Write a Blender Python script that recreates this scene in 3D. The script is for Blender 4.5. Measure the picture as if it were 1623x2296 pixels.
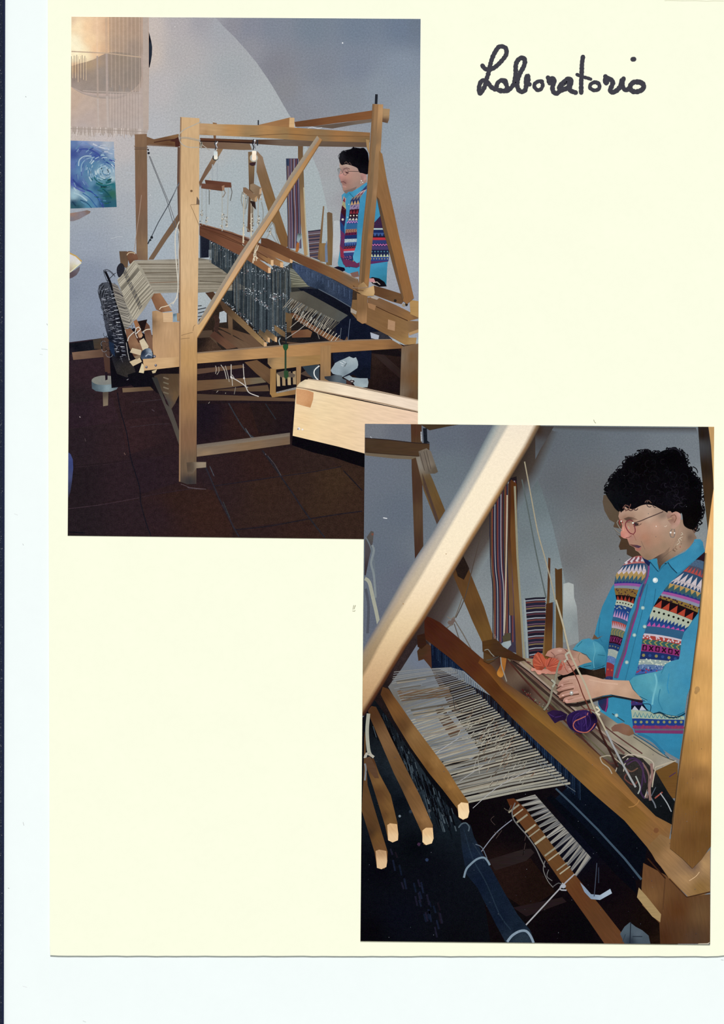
import bpy, math, random
import numpy as np
from mathutils import Vector
from mathutils.geometry import delaunay_2d_cdt, tessellate_polygon

for o in list(bpy.data.objects): bpy.data.objects.remove(o)
SC = bpy.context.scene
# ---------------------------------------------------------------- camera, light, exposure
U = 0.297 / 2296.0                       # an A4 scan: one pixel of the scan in metres
D = 0.80
cd = bpy.data.cameras.new('camera'); cam = bpy.data.objects.new('camera', cd); SC.collection.objects.link(cam)
cd.sensor_fit = 'VERTICAL'; cd.sensor_height = 24.0; cd.lens = 24.0 * D / 0.297
cd.clip_start = 0.05; cd.clip_end = 20
cam.location = (0, 0, D + 0.0008); SC.camera = cam
LT = 1.08                                # light on a flat page: sun share + world share
SUN = 0.74
w = bpy.data.worlds.new('world'); SC.world = w; w.use_nodes = True
w.node_tree.nodes['Background'].inputs['Color'].default_value = (1, 1, 1, 1)
w.node_tree.nodes['Background'].inputs['Strength'].default_value = LT - SUN
sl = bpy.data.lights.new('scanner_light', 'SUN'); so = bpy.data.objects.new('scanner_light', sl); SC.collection.objects.link(so)
el = math.radians(50)                    # tilt away from straight overhead, from the top of the page
so.rotation_euler = (-el, math.radians(7), 0); sl.angle = math.radians(6)
sl.energy = SUN * math.pi / (math.cos(el) * math.cos(math.radians(7)))
SC.view_settings.view_transform = 'Standard'; SC.view_settings.look = 'None'
SC.view_settings.exposure = 0; SC.view_settings.gamma = 1; SC.view_settings.use_curve_mapping = False

# ---------------------------------------------------------------- helpers
def W(x, y, z=0.0): return ((x - 811.5) * U, (1148.0 - y) * U, z)
def lin(h):
    h = h.lstrip('#')
    r = []
    for i in (0, 2, 4):
        c = int(h[i:i+2], 16) / 255.0
        r.append((c / 12.92 if c <= 0.04045 else ((c + 0.055) / 1.055) ** 2.4) / LT)
    return np.array(r)
def P(s):
    if isinstance(s, str): return [tuple(map(float, t.split(','))) for t in s.split()]
    return [tuple(p) for p in s]
def catmull(pts, closed=False, step=4.0):
    n = len(pts)
    if n < 3: return pts
    out = []
    for i in range(n if closed else n - 1):
        if closed: a, b, c, d = pts[(i-1) % n], pts[i], pts[(i+1) % n], pts[(i+2) % n]
        else: a, b, c, d = pts[max(i-1, 0)], pts[i], pts[i+1], pts[min(i+2, n-1)]
        L = math.hypot(c[0]-b[0], c[1]-b[1]); k = max(1, int(L / step))
        for j in range(k):
            t = j / k
            out.append(tuple(0.5*((2*b[q]) + (-a[q]+c[q])*t + (2*a[q]-5*b[q]+4*c[q]-d[q])*t*t + (-a[q]+3*b[q]-3*c[q]+d[q])*t**3) for q in range(len(b))))
    if not closed: out.append(pts[-1])
    return out
def clip(poly, quad):
    out = poly
    for i in range(len(quad)):
        a, b = quad[i], quad[(i+1) % len(quad)]
        inp, out = out, []
        if not inp: break
        def side(p): return (b[0]-a[0])*(p[1]-a[1]) - (b[1]-a[1])*(p[0]-a[0])
        for j in range(len(inp)):
            p, q = inp[j], inp[(j+1) % len(inp)]
            sp, sq = side(p), side(q)
            if sp >= 0: out.append(p)
            if (sp >= 0) != (sq >= 0):
                t = sp / (sp - sq)
                out.append(tuple(p[k] + (q[k]-p[k])*t for k in range(len(p))))
    return out
Q1 = [(160, 37), (943, 42), (935, 1210), (151.5, 1201)]       # the two prints, clockwise on the page
Q2 = [(818, 950), (1601, 957), (1592, 2118), (808, 2110)]
QP = [(-50, -50), (1700, -50), (1700, 2400), (-50, 2400)]

# ---------------------------------------------------------------- materials: pigment from the mesh, grain from nodes
def ink(name, amp, scale, stretch=(1, 1, 1), rough=0.6, amp2=0.0, scale2=900, tint=0.0):
    m = bpy.data.materials.new(name); m.use_nodes = True
    nt = m.node_tree; N = nt.nodes; K = nt.links
    b = N['Principled BSDF']; b.inputs['Roughness'].default_value = rough; b.inputs['Specular IOR Level'].default_value = 0.0
    at = N.new('ShaderNodeAttribute'); at.attribute_name = 'Col'
    uv = N.new('ShaderNodeAttribute'); uv.attribute_name = 'Grain'
    mp = N.new('ShaderNodeMapping'); mp.inputs['Scale'].default_value = stretch
    K.new(uv.outputs['Vector'], mp.inputs['Vector'])
    def noise(sc, det):
        n = N.new('ShaderNodeTexNoise'); n.inputs['Scale'].default_value = sc; n.inputs['Detail'].default_value = det
        K.new(mp.outputs['Vector'], n.inputs['Vector']); return n
    n1 = noise(scale, 3)
    r = N.new('ShaderNodeMapRange'); r.inputs['From Min'].default_value = 0.25; r.inputs['From Max'].default_value = 0.75
    r.inputs['To Min'].default_value = 1 - amp; r.inputs['To Max'].default_value = 1 + amp
    K.new(n1.outputs['Fac'], r.inputs['Value'])
    v = N.new('ShaderNodeVectorMath'); v.operation = 'SCALE'
    K.new(at.outputs['Color'], v.inputs[0]); K.new(r.outputs['Result'], v.inputs['Scale'])
    last = v.outputs[0]
    n2 = noise(scale2, 2)
    r2 = N.new('ShaderNodeMapRange'); r2.inputs['From Min'].default_value = 0.3; r2.inputs['From Max'].default_value = 0.7
    r2.inputs['To Min'].default_value = 1 - amp2; r2.inputs['To Max'].default_value = 1 + amp2
    K.new(n2.outputs['Fac'], r2.inputs['Value'])
    v2 = N.new('ShaderNodeVectorMath'); v2.operation = 'SCALE'
    K.new(last, v2.inputs[0]); K.new(r2.outputs['Result'], v2.inputs['Scale']); last = v2.outputs[0]
    if tint:
        mx = N.new('ShaderNodeVectorMath'); mx.operation = 'MULTIPLY_ADD'
        sb = N.new('ShaderNodeVectorMath'); sb.operation = 'SUBTRACT'; sb.inputs[1].default_value = (0.5, 0.5, 0.5)
        K.new(n2.outputs['Color'], sb.inputs[0])
        mx.inputs[1].default_value = (tint, tint, tint)
        K.new(sb.outputs[0], mx.inputs[0]); K.new(last, mx.inputs[2]); last = mx.outputs[0]
    K.new(last, b.inputs['Base Color'])
    return m
# the Grain attribute is in pixels/100, so scale 30 = features about 3 px across
MAT = {
 'plain': ink('photo_dye', 0.05, 18, amp2=0.05, scale2=45, tint=0.012),
 'wall': ink('photo_dye_plaster', 0.10, 24, amp2=0.10, scale2=50, tint=0.02),
 'wood': ink('photo_dye_wood', 0.07, 8, stretch=(0.3, 2.2, 1), amp2=0.05, scale2=14, tint=0.006),
 'wood2': ink('photo_dye_brown', 0.07, 8, stretch=(0.3, 2.2, 1), amp2=0.05, scale2=14, tint=0.006),
 'dark': ink('photo_dye_dark', 0.22, 10, amp2=0.22, scale2=40, tint=0.005),
 'cloth': ink('photo_dye_cloth', 0.06, 9, amp2=0.05, scale2=50, tint=0.01),
 'skin': ink('photo_dye_skin', 0.03, 12, amp2=0.03, scale2=45, tint=0.008),
 'paper': ink('cream_card', 0.008, 1.2, amp2=0.006, scale2=6),
 'lid': ink('white_plastic', 0.008, 0.8, amp2=0.004, scale2=5),
 'frame': ink('black_plastic', 0.35, 25, amp2=0.35, scale2=60),
 'pen': ink('marker_ink', 0.10, 14, amp2=0.08, scale2=40),
}

# ---------------------------------------------------------------- the printed pictures: thin dye layers on the card
CELL = 4
LV = {}                                  # per print: how many dye layers lie on each cell already
ALL = []
class Sheet:
    def __init__(s, quad, z0): s.q = quad; s.z0 = z0; s.lv = np.zeros((2400 // CELL + 4, 1700 // CELL + 4), dtype=np.int32)
DZ = 1.3e-6
class Ink:
    """one printed shape: becomes one mesh object"""
    def __init__(s, name, parent, sheet, mat='plain', ang=0.0, label=None, kind=None):
        s.name, s.parent, s.sh, s.mat, s.ang, s.label, s.kind = name, parent, sheet, mat, math.radians(ang), label, kind
        s.v, s.c, s.f, s.obj = [], [], [], None
        s.obj = bpy.data.objects.new(name, bpy.data.meshes.new(name)); SC.collection.objects.link(s.obj)
        s.obj.parent = parent.obj if isinstance(parent, Ink) else parent
        if label: s.obj['label'] = label
        if kind: s.obj['kind'] = kind
        s.batch = None
        ALL.append(s)
    def _level(s, polys):
        cells = set()
        for pts in polys:
            xs = [p[0] for p in pts]; ys = [p[1] for p in pts]
            x0, x1 = int(min(xs) // CELL), int(max(xs) // CELL); y0, y1 = int(min(ys) // CELL), int(max(ys) // CELL)
            if (x1 - x0 + 1) * (y1 - y0 + 1) > 6:
                gx, gy = np.meshgrid((np.arange(x0, x1+1) + .5) * CELL, (np.arange(y0, y1+1) + .5) * CELL)
                ins = np.zeros(gx.shape, bool); n = len(pts)
                for i in range(n):
                    (ax, ay), (bx, by) = pts[i][:2], pts[(i+1) % n][:2]
                    if ay == by: continue
                    c = ((ay > gy) != (by > gy)) & (gx < (bx-ax) * (gy-ay) / (by-ay) + ax); ins ^= c
                for yy, xx in zip(*np.nonzero(ins)): cells.add((y0+yy, x0+xx))
                for i in range(n):
                    (ax, ay), (bx, by) = pts[i][:2], pts[(i+1) % n][:2]
                    k = int(math.hypot(bx-ax, by-ay) / 2) + 1
                    for j in range(k): cells.add((int((ay+(by-ay)*j/k) // CELL), int((ax+(bx-ax)*j/k) // CELL)))
            else:
                for yy in range(y0, y1+1):
                    for xx in range(x0, x1+1): cells.add((yy, xx))
        if not cells: return 0
        c = np.array(list(cells)); c = c[(c[:, 0] >= 0) & (c[:, 1] >= 0) & (c[:, 0] < s.sh.lv.shape[0]) & (c[:, 1] < s.sh.lv.shape[1])]
        if len(c) == 0: return 0
        L = s.sh.lv[c[:, 0], c[:, 1]].max() + 1
        s.sh.lv[c[:, 0], c[:, 1]] = L
        return int(L)
    def _add(s, pts, cols, tris, lev):
        b = len(s.v); z = s.sh.z0 + lev * DZ
        s.v += [(p[0], p[1], z) for p in pts]; s.c += list(cols); s.f += [tuple(b + i for i in t) for t in tris]
    # filled outline; colour = one hex, or "x,y,hex ..." samples blended by distance
    def fill(s, pts, col, sm=0, g=9.0, pw=2.2):
        pts = P(pts)
        if sm: pts = catmull(pts, True, 3.0)
        pts = clip(pts, s.sh.q)
        if len(pts) < 3: return s
        lev = s._level([pts])
        if isinstance(col, str) and ',' not in col:
            c = lin(col)
            tr = tessellate_polygon([[Vector((p[0], p[1], 0)) for p in pts]])
            s._add(pts, [c] * len(pts), tr, lev); return s
        S = [t.split(',') for t in col.split()] if isinstance(col, str) else col
        sx = np.array([float(t[0]) for t in S]); sy = np.array([float(t[1]) for t in S]); sc = np.array([lin(t[2]) for t in S])
        out = []
        n = len(pts)
        for i in range(n):
            a, b = pts[i], pts[(i+1) % n]; L = math.hypot(b[0]-a[0], b[1]-a[1]); k = max(1, int(L / g))
            if L < 1e-3: continue
            out += [(a[0]+(b[0]-a[0])*j/k, a[1]+(b[1]-a[1])*j/k) for j in range(k)]
        m = len(out)
        xs = [p[0] for p in out]; ys = [p[1] for p in out]
        gx, gy = np.meshgrid(np.arange(min(xs)+g*.5, max(xs), g), np.arange(min(ys)+g*.5, max(ys), g))
        ins = np.zeros(gx.shape, bool)
        for i in range(m):
            (ax, ay), (bx, by) = out[i], out[(i+1) % m]
            if ay == by: continue
            ins ^= ((ay > gy) != (by > gy)) & (gx < (bx-ax)*(gy-ay)/(by-ay)+ax)
        inner = [(float(a), float(b)) for a, b in zip(gx[ins], gy[ins])]
        vs = [Vector(p) for p in out + inner]
        r = delaunay_2d_cdt(vs, [], [list(range(m))], 1, 1e-4)
        pv = [(p[0], p[1]) for p in r[0]]
        A = np.array(pv)
        d = ((A[:, :1]-sx)**2 + (A[:, 1:]-sy)**2 + 4.0) ** (pw/2)
        wt = 1/d; cc = (wt @ sc) / wt.sum(1, keepdims=True)
        s._add(pv, cc, [t for t in r[2]], lev)
        return s
    # strip between two lines of points, colour per side (hex or list) - used for soft, out-of-focus edges
    def band(s, A, B, ca, cb):
        A, B = P(A), P(B); n = len(A)
        ca = [ca]*n if isinstance(ca, str) else ca; cb = [cb]*n if isinstance(cb, str) else cb
        quads = []
        for i in range(n-1):
            q = [tuple(A[i]) + tuple(lin(ca[i])), tuple(A[i+1]) + tuple(lin(ca[i+1])), tuple(B[i+1]) + tuple(lin(cb[i+1])), tuple(B[i]) + tuple(lin(cb[i]))]
            q = clip(q, s.sh.q)
            if len(q) >= 3: quads.append(q)
        if not quads: return s
        lev = s._level([[p[:2] for p in q] for q in quads])
        for q in quads: s._add([p[:2] for p in q], [np.array(p[2:5]) for p in q], [(0, i, i+1) for i in range(1, len(q)-1)], lev)
        return s
    def _ribbon(s, pts, wd, sm):
        pts = P(pts)
        if sm and len(pts) > 2: pts = catmull(pts, False, sm if sm > 1 else 4.0)
        n = len(pts)
        wd = [wd]*n if not isinstance(wd, (list, tuple)) else [wd[0]+(wd[-1]-wd[0])*i/max(1, n-1) for i in range(n)] if len(wd) == 2 else wd
        Lp, Rp = [], []
        for i in range(n):
            a, b = pts[max(i-1, 0)], pts[min(i+1, n-1)]
            dx, dy = b[0]-a[0], b[1]-a[1]; L = math.hypot(dx, dy) or 1
            nx, ny = -dy/L*wd[i]/2, dx/L*wd[i]/2
            Lp.append((pts[i][0]+nx, pts[i][1]+ny)); Rp.append((pts[i][0]-nx, pts[i][1]-ny))
        return Lp, Rp
    # one or many lines drawn with a width
    def line(s, pts, wd, col, sm=0, col2=None): return s.lines([pts], wd, col, sm, col2)
    def lines(s, many, wd, col, sm=0, col2=None):
        todo, cells = [], []
        for k, pts in enumerate(many):
            w_ = wd.get(k, list(wd.values())[-1]) if isinstance(wd, dict) else wd
            c1 = lin(col[k % len(col)] if isinstance(col, list) else col); c2 = lin(col2) if col2 else c1
            Lp, Rp = s._ribbon(pts, w_, sm); n = len(Lp)
            for i in range(n-1):
                t0, t1 = i/(n-1), (i+1)/(n-1)
                q = [Lp[i] + tuple(c1+(c2-c1)*t0), Lp[i+1] + tuple(c1+(c2-c1)*t1), Rp[i+1] + tuple(c1+(c2-c1)*t1), Rp[i] + tuple(c1+(c2-c1)*t0)]
                q = clip(q, s.sh.q)
                if len(q) >= 3: todo.append((k, q)); cells.append([p[:2] for p in q])
        if not todo: return s
        lev = s._level(cells)
        for k, q in todo: s._add([p[:2] for p in q], [np.array(p[2:5]) for p in q], [(0, i, i+1) for i in range(1, len(q)-1)], lev + 0.12 * (k % 7))
        return s
    def dots(s, many, r, col, n=6, asp=1.0):
        todo = []
        for k, (x, y) in enumerate(many):
            rr = r[k % len(r)] if isinstance(r, list) else r
            q = clip([(x + rr*math.cos(2*math.pi*i/n), y + rr*asp*math.sin(2*math.pi*i/n)) for i in range(n)][::1], s.sh.q)
            if len(q) >= 3: todo.append((k, q))
        if not todo: return s
        lev = s._level([q for _, q in todo])
        for k, q in todo:
            c = lin(col[k % len(col)] if isinstance(col, list) else col)
            s._add(q, [c]*len(q), [(0, i, i+1) for i in range(1, len(q)-1)], lev + 0.1 * (k % 8))
        return s
    def build(s):
        me = s.obj.data
        if not s.v: return
        V = np.array(s.v); ca, sa = math.cos(s.ang), math.sin(s.ang)
        world = [W(x, y, z) for x, y, z in s.v]
        faces = []
        for t in s.f:
            if len(t) < 3: continue
            ar = 0
            for i in range(len(t)):
                a, b = V[t[i]], V[t[(i+1) % len(t)]]; ar += a[0]*b[1]-b[0]*a[1]
            if abs(ar) < 1e-7: continue
            faces.append(t if ar < 0 else t[::-1])        # face up
        me.from_pydata(world, [], faces)
        at = me.attributes.new('Col', 'FLOAT_COLOR', 'POINT')
        C = np.ones((len(s.v), 4), np.float32); C[:, :3] = tone(np.array(s.c), s.mat); at.data.foreach_set('color', C.ravel())
        gr = me.attributes.new('Grain', 'FLOAT_VECTOR', 'POINT')
        G = np.zeros((len(s.v), 3), np.float32); G[:, 0] = (V[:, 0]*ca + V[:, 1]*sa)/100; G[:, 1] = (-V[:, 0]*sa + V[:, 1]*ca)/100; G[:, 2] = V[:, 0]*0.0
        gr.data.foreach_set('vector', G.ravel())
        me.materials.append(MAT[s.mat])

def empty(name, parent, label=None, x=800, y=1100, z=0.0):
    o = bpy.data.objects.new(name, None); SC.collection.objects.link(o); o.parent = parent
    o.empty_display_size = 0.005
    if label: o['label'] = label
    return o
def slab(name, outline, z0, z1, col, mat, label=None, cat=None, kind=None, parent=None):
    """solid sheet with real thickness and slightly rounded rim"""
    pts = P(outline); n = len(pts)
    v = [W(x, y, z0) for x, y in pts] + [W(x, y, z1) for x, y in pts]
    f = [tuple(range(n-1, -1, -1))[::-1], tuple(range(2*n-1, n-1, -1))] + [(i, n+i, n+(i+1) % n, (i+1) % n)[::-1] for i in range(n)]
    me = bpy.data.meshes.new(name); me.from_pydata(v, [], f)
    at = me.attributes.new('Col', 'FLOAT_COLOR', 'POINT'); c = lin(col)
    at.data.foreach_set('color', np.tile(np.append(c, 1).astype(np.float32), 2*n))
    gr = me.attributes.new('Grain', 'FLOAT_VECTOR', 'POINT')
    gr.data.foreach_set('vector', np.array([[p[0]/100, p[1]/100, 0] for p in pts+pts], np.float32).ravel())
    me.materials.append(MAT[mat]); me.validate()
    o = bpy.data.objects.new(name, me); SC.collection.objects.link(o); o.parent = parent
    if label: o['label'] = label
    if cat: o['category'] = cat
    if kind: o['kind'] = kind
    return o
def tone(c, mat):
    """print dyes: chroma and density of each dye set, on sRGB values"""
    if mat in ('paper', 'lid', 'frame', 'pen'): return c
    c = np.clip(c * LT, 0, 1)
    v = np.where(c <= 0.0031308, c * 12.92, 1.055 * np.power(np.maximum(c, 1e-9), 1/2.4) - 0.055) * 255
    L = (v @ np.array([0.3, 0.59, 0.11]))[:, None]
    sat = {'wood': 0.80, 'wood2': 0.94, 'wall': 0.72, 'cloth': 0.88, 'dark': 0.78, 'skin': 0.9}.get(mat, 0.85)
    f = {'wood2': ([0, 50, 100, 130, 165, 205, 255], [0, 43, 84, 122, 178, 212, 255]), 'wood': ([0, 50, 100, 130, 165, 205, 255], [0, 43, 90, 128, 181, 212, 255]), 'dark': ([0, 20, 60, 110, 255], [0, 14, 50, 106, 255])}.get(mat)
    L2 = np.interp(L, *f) if f else L
    v = np.clip(L2 + (v - L) * sat * np.where(L > 1, L2 / np.maximum(L, 1), 1), 0, 255) / 255
    return np.where(v <= 0.04045, v / 12.92, ((v + 0.055) / 1.055) ** 2.4) / LT
R = random.Random(7)

# ---------------------------------------------------------------- the scanner and the page
lidb = slab('scanner_lid', '-500,-500 2200,-500 2200,2800 -500,2800', -0.004, 0.0, 'f6fefc', 'lid', 'white plastic underside of the scanner lid behind the album page', kind='structure')
fr = slab('scanner_frame', '-500,-500 11.5,-500 11,0 10,700 9.5,1200 8,2296 8,2800 -500,2800', 0.0, 0.0006, '242a3a', 'frame', 'dark speckled plastic frame strip along the left of the scanner lid', kind='structure')
slab('frame_edge', '7,-500 11.5,-500 11,0 10,700 9.5,1200 8,2296 8,2800 4,2800', 0.0006, 0.00062, '222840', 'plain', 'smooth blue black rim of the frame', parent=fr)
rr = random.Random(3)
pg = [(107, -60), (107, 0), (107.5, 300), (107.5, 700), (109, 1200), (110.5, 1700), (111.5, 2120), (112.5, 2142)]
for x in range(130, 1600, 22): pg.append((x, 2143.2 + 1.2*(x/1600) + rr.uniform(-.5, .5)))
pg += [(1610, 2144), (1623, 2142.5), (1650, 2141), (1660, 2130), (1665, -60)]
page = slab('album_page', pg, 0.0, 0.00045, 'fdffe6', 'paper', 'cream card album page with two glued colour photographs and handwritten Laboratorio', 'page')
SP = Sheet(QP, 0.00045)
t = Ink('torn_edge', page, SP, label='faint torn fibres along the top edge')
t.line('1490,1 1503,0.5 1530,1.5 1560,1 1585,2.5 1600,1.5 1623,2', 1.2, 'd9d8b4')
t = Ink('paper_fleck', page, SP, label='small grey flecks on the cream card')
t.lines(['791,1367 793,1357', '794,1366 796,1358', '790,1370 795,1371 796,1368', '1331,941 1333,946 1336,949', '797,1357 795,1362'], 1.3, 'a09a78', 1)
SL = Sheet(QP, 0.0)
t = Ink('dust_speck', lidb, SL, label='grey dust specks on the white lid')
t.lines(['92,782 100,782.5 106,784', '88,794 95,795', '51,1844 53,1852', '17,1992 20,1993', '1617,2153 1623,2154', '50,2212 60,2215', '185,2290 192,2293', '31,1152 39,1155', '50,1219 52,1223', '56,215 58,217', '104,725 106,729'], 1.1, ['c9d4d0', 'dde4e2', 'c4cac8', '8f9494', 'b0b4b4', 'e4e8e8'])
t = Ink('frame_speck', fr, Sheet(QP, 0.00062), label='pale grains on the black frame')
t.dots([(rr.uniform(0, 5), rr.uniform(0, 2296)) for _ in range(420)], [0.5, 0.7, 0.9], ['3d4450', '5c6268', '454a5c', '7d7f80', '3a3f3a'])

# handwriting, felt pen, letter by letter (crop origin 1050,80, scale 3.864)
hw = empty('handwriting', page, 'thick black felt pen word Laboratorio')
def pen(strokes):
    t = Ink('letter', hw, SP, 'pen')
    for pts, w0 in strokes:
        pp = [(1050 + x/3.864, 80 + y/3.864) for x, y in P(pts)]
        pp = catmull(pp, False, 1.6)
        ww = [w0*(1 + 0.07*math.sin(i*1.3) + R.uniform(-.07, .07)) for i in range(len(pp))]
        t.line(pp, ww, '43424a')
        t.dots([pp[0], pp[-1]], w0/2, '43424a', 10)
        t.dots([p for p in pp[2:-2:3]], w0/2*0.98, '43424a', 10)
PW = 10.2
pen([('122,258 145,285 185,292 235,268 290,215 328,160 325,110 295,92 262,98 232,140 208,190 190,250 175,320 158,375 145,430 125,470 103,500 92,480 96,430 112,395 140,385 170,405 195,440 230,465', PW)])
pen([('330,425 322,392 285,385 252,412 246,455 275,478 320,472 335,440 312,400 290,388', PW-0.5), ('270,470 330,478 375,445 400,405', PW)])
pen([('400,400 410,330 412,250 435,205 470,190 490,215 480,265 450,320 428,380 425,440 448,480 485,478 500,440 500,395 505,355 515,345 520,380 512,410 530,420', PW+0.3)])
pen([('640,395 615,392 580,410 572,440 600,470 632,458 645,420 628,392', PW-1.5)])
pen([('690,362 705,385 705,410 700,380 735,370 745,395 730,440 735,480 760,500 790,480 810,450', PW+0.4)])
pen([('800,425 845,385 870,372 890,385 885,420 850,455 800,470 790,440 830,410 860,400 880,430 880,470 930,492', PW+0.6)])
pen([('993,182 985,240 982,320 978,400 978,492', PW), ('942,335 980,352 1030,365 1060,375', PW-2.5)])
pen([('1130,412 1095,402 1060,420 1055,450 1090,472 1130,460 1135,425 1110,402', PW-1.5)])
pen([('1188,352 1200,380 1195,410 1185,375 1215,370 1250,395 1245,430 1230,465 1245,490 1290,470 1320,430 1330,385', PW+0.8)])
pen([('1345,370 1335,410 1345,455 1375,470 1400,440', PW), ('1425,203 1435,202', PW+1)])
pen([('1500,405 1440,400 1405,430 1410,470 1450,485 1500,470 1520,440 1505,410 1470,398', PW+1.2)])

def card(name, q, z0, z1, label):
    o = slab(name, q, z0, z1, 'e9e5d2', 'paper', label, 'photograph')
    return o
pr1 = card('photo_print', Q1, 0.00045, 0.00056, 'colour photograph of a wooden floor loom seen whole, a woman behind it')
pr2 = card('photo_print', Q2, 0.00062, 0.00072, 'colour close-up photograph of a woman holding orange yarn beside a loom, lower right')
S1 = Sheet(Q1, 0.00056); S2 = Sheet(Q2, 0.00072)
# ================================================================ PRINT 1: the whole loom
def I1(name, parent, mat='plain', ang=0, label=None, kind=None): return Ink(name, parent, S1, mat, ang, label, kind)
wall = I1('plaster_wall', pr1, 'wall', label='pale blue grey plaster wall in the picture')
wall.fill([(150, 30), (950, 30), (945, 960), (945, 1215), (145, 1210)][:], '340,60,c9b9b0 335,120,cbb9ac 400,50,b3abad 400,120,b3adad 450,45,a3a0a8 500,60,a3a6ae 520,160,a3a9ae 430,210,acaeb0 360,200,b9b3b4 345,290,b3b4b9 430,260,aeb0b2 600,240,a9b0b4 640,280,a8b0b5 170,305,c6b5ab 240,308,c6b8b4 280,330,bcb4b3 290,400,aeb1b6 280,460,a5abb4 210,490,9ba5b2 200,540,95a0b2 200,620,8490a6 175,680,8390a6 220,700,8390a8 200,750,7c889f 350,380,acb3b6 370,440,a7b2b8 370,520,a2b0ba 340,560,a0aebb 470,330,b0b3b3 520,400,a5b2b7 560,470,a0b0b6 470,480,a7b4b8 620,400,a2adb2 640,480,9fadb3 160,660,7f8ba2 700,430,a3b1b4 720,500,a2b1b4 720,560,9fafb4', g=12, pw=3)
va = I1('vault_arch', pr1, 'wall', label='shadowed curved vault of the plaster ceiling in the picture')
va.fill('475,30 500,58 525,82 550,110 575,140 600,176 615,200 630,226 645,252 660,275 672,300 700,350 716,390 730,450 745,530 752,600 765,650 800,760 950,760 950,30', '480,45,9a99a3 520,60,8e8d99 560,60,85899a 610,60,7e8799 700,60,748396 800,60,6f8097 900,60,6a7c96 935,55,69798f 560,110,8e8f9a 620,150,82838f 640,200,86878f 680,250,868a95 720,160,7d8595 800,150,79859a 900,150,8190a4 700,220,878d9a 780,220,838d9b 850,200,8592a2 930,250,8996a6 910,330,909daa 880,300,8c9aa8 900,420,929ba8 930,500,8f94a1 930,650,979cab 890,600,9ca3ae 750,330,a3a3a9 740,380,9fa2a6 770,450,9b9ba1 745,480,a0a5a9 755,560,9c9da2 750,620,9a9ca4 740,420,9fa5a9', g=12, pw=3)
I1('wall_speck', pr1, label='tiny white dust specks on the print').dots([(768, 96), (252, 242), (392, 59), (337, 437), (191, 934), (178, 1023), (748, 1081), (257, 1088), (286, 1187), (187, 1087)], [1.8, 1.5, 1, .9, 1.3, 1, 1.1, .9, 1, .8], ['e3e6ea', 'f6f0ea', 'ded8d4'])
I1('crack', pr1, label='hairline cracks of light in the wall').lines(['248,535 262,531 275,530', '282,387 300,388'], 1.2, 'b6bcc4')

# ---- sheer curtain over a hanging lampshade
cu = I1('sheer_curtain', pr1, 'cloth', label='translucent woven panel hanging before a lit round lampshade')
cu.fill('158,36 333,36 334,140 333,290 325,305 300,303 270,300 230,298 190,297 158,294', '160,45,e8c8a2 175,60,ffe2b4 165,95,fff2cc 165,130,fff0c4 185,120,ffeabb 175,110,fff2cc 195,60,f8cfa0 200,90,f9d2a2 216,60,ecc39b 216,110,f2c698 240,60,dcb18b 235,110,d9b08a 225,150,ab927f 262,60,caa484 262,100,bf9f85 300,60,bc9a80 330,60,bca08e 300,110,a58f80 325,140,b59f94 320,220,b7a59c 280,240,b5a298 230,240,bba699 190,240,c1aa9b 165,225,c5a994 190,290,b9a9a3 260,290,b2a39c 315,290,b4a69f 165,150,eabb8c 160,160,cc9f7a 290,150,9e8b80 200,260,bba79d', g=6, pw=3.2)
ls = I1('lampshade', pr1, 'cloth', label='shadowed underside of the round lampshade behind the curtain')
ls.fill('159,148 175,143 195,138 210,133 225,125 240,118 260,116 290,119 316,127 317,170 313,186 300,200 285,210 265,217 245,221 225,220 205,216 185,210 170,202 159,194', '165,155,b9956f 165,180,97857b 190,170,96867c 200,145,b39777 215,140,b4977c 225,160,998a80 240,128,a08b7c 240,180,93877f 270,130,998775 290,170,8b8078 312,150,92857c 300,195,9a8c84 260,205,988b83 200,200,9c8c82 240,215,9d8f86 170,195,a5948a', g=6)
lb = I1('lampshade_band', pr1, 'cloth', label='lower rim of the lampshade showing through the curtain')
lb.band('159,194 185,206 210,209 240,210 265,211 300,210', '165,199 190,212 212,218 240,221 262,221 285,213', 'c3aba0', 'a3958c')
th = I1('curtain_thread', pr1, 'cloth', label='pale and dark warp threads of the sheer curtain', kind='stuff')
ms, cs = [], []
for i in range(24):
    x = 246 + i*3.0
    ms.append([(x, 37), (x+.2, 120), (x+.3, 196 + R.uniform(-6, 14))]); cs.append(['94806f', 'b8a08e', 'a08c7c'][i % 3])
for i in range(12):
    x = 160 + i*3.0
    ms.append([(x, 128+R.uniform(-6, 6)), (x, 178+R.uniform(-4, 6))]); cs.append(['8a776b', 'd8bb98'][i % 2])
for i in range(22):
    x = 244 + i*3.3
    ms.append([(x, 205), (x, 292)]); cs.append(['ab9c94', 'c0b0a7'][i % 2])
th.lines(ms, 1.2, cs)
bd = I1('curtain_band', pr1, 'cloth', label='denser light bands woven into the sheer curtain')
bd.line('217,36 218,125', 4, 'f0c8a0').line('218,125 219,220', 4, 'b39e90').line('219,220 221,290', 4, 'bfaea4')
bd.line('238,40 239,120', 5, 'd0ac8c').line('239,120 240,215', 5, 'b3a096').line('240,215 242,290', 5, 'beaea5').line('326,37 327,290', 12, 'b8a69a')
bd.lines(['160,115 200,117 240,119 280,124 316,128', '185,203 215,205 250,206 285,208 320,210'], 2.4, ['c4a88e', 'b3a196'])
fg = I1('fringe', pr1, 'cloth', label='knotted fringe at the hem of the curtain')
ms, cs = [], []
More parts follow.
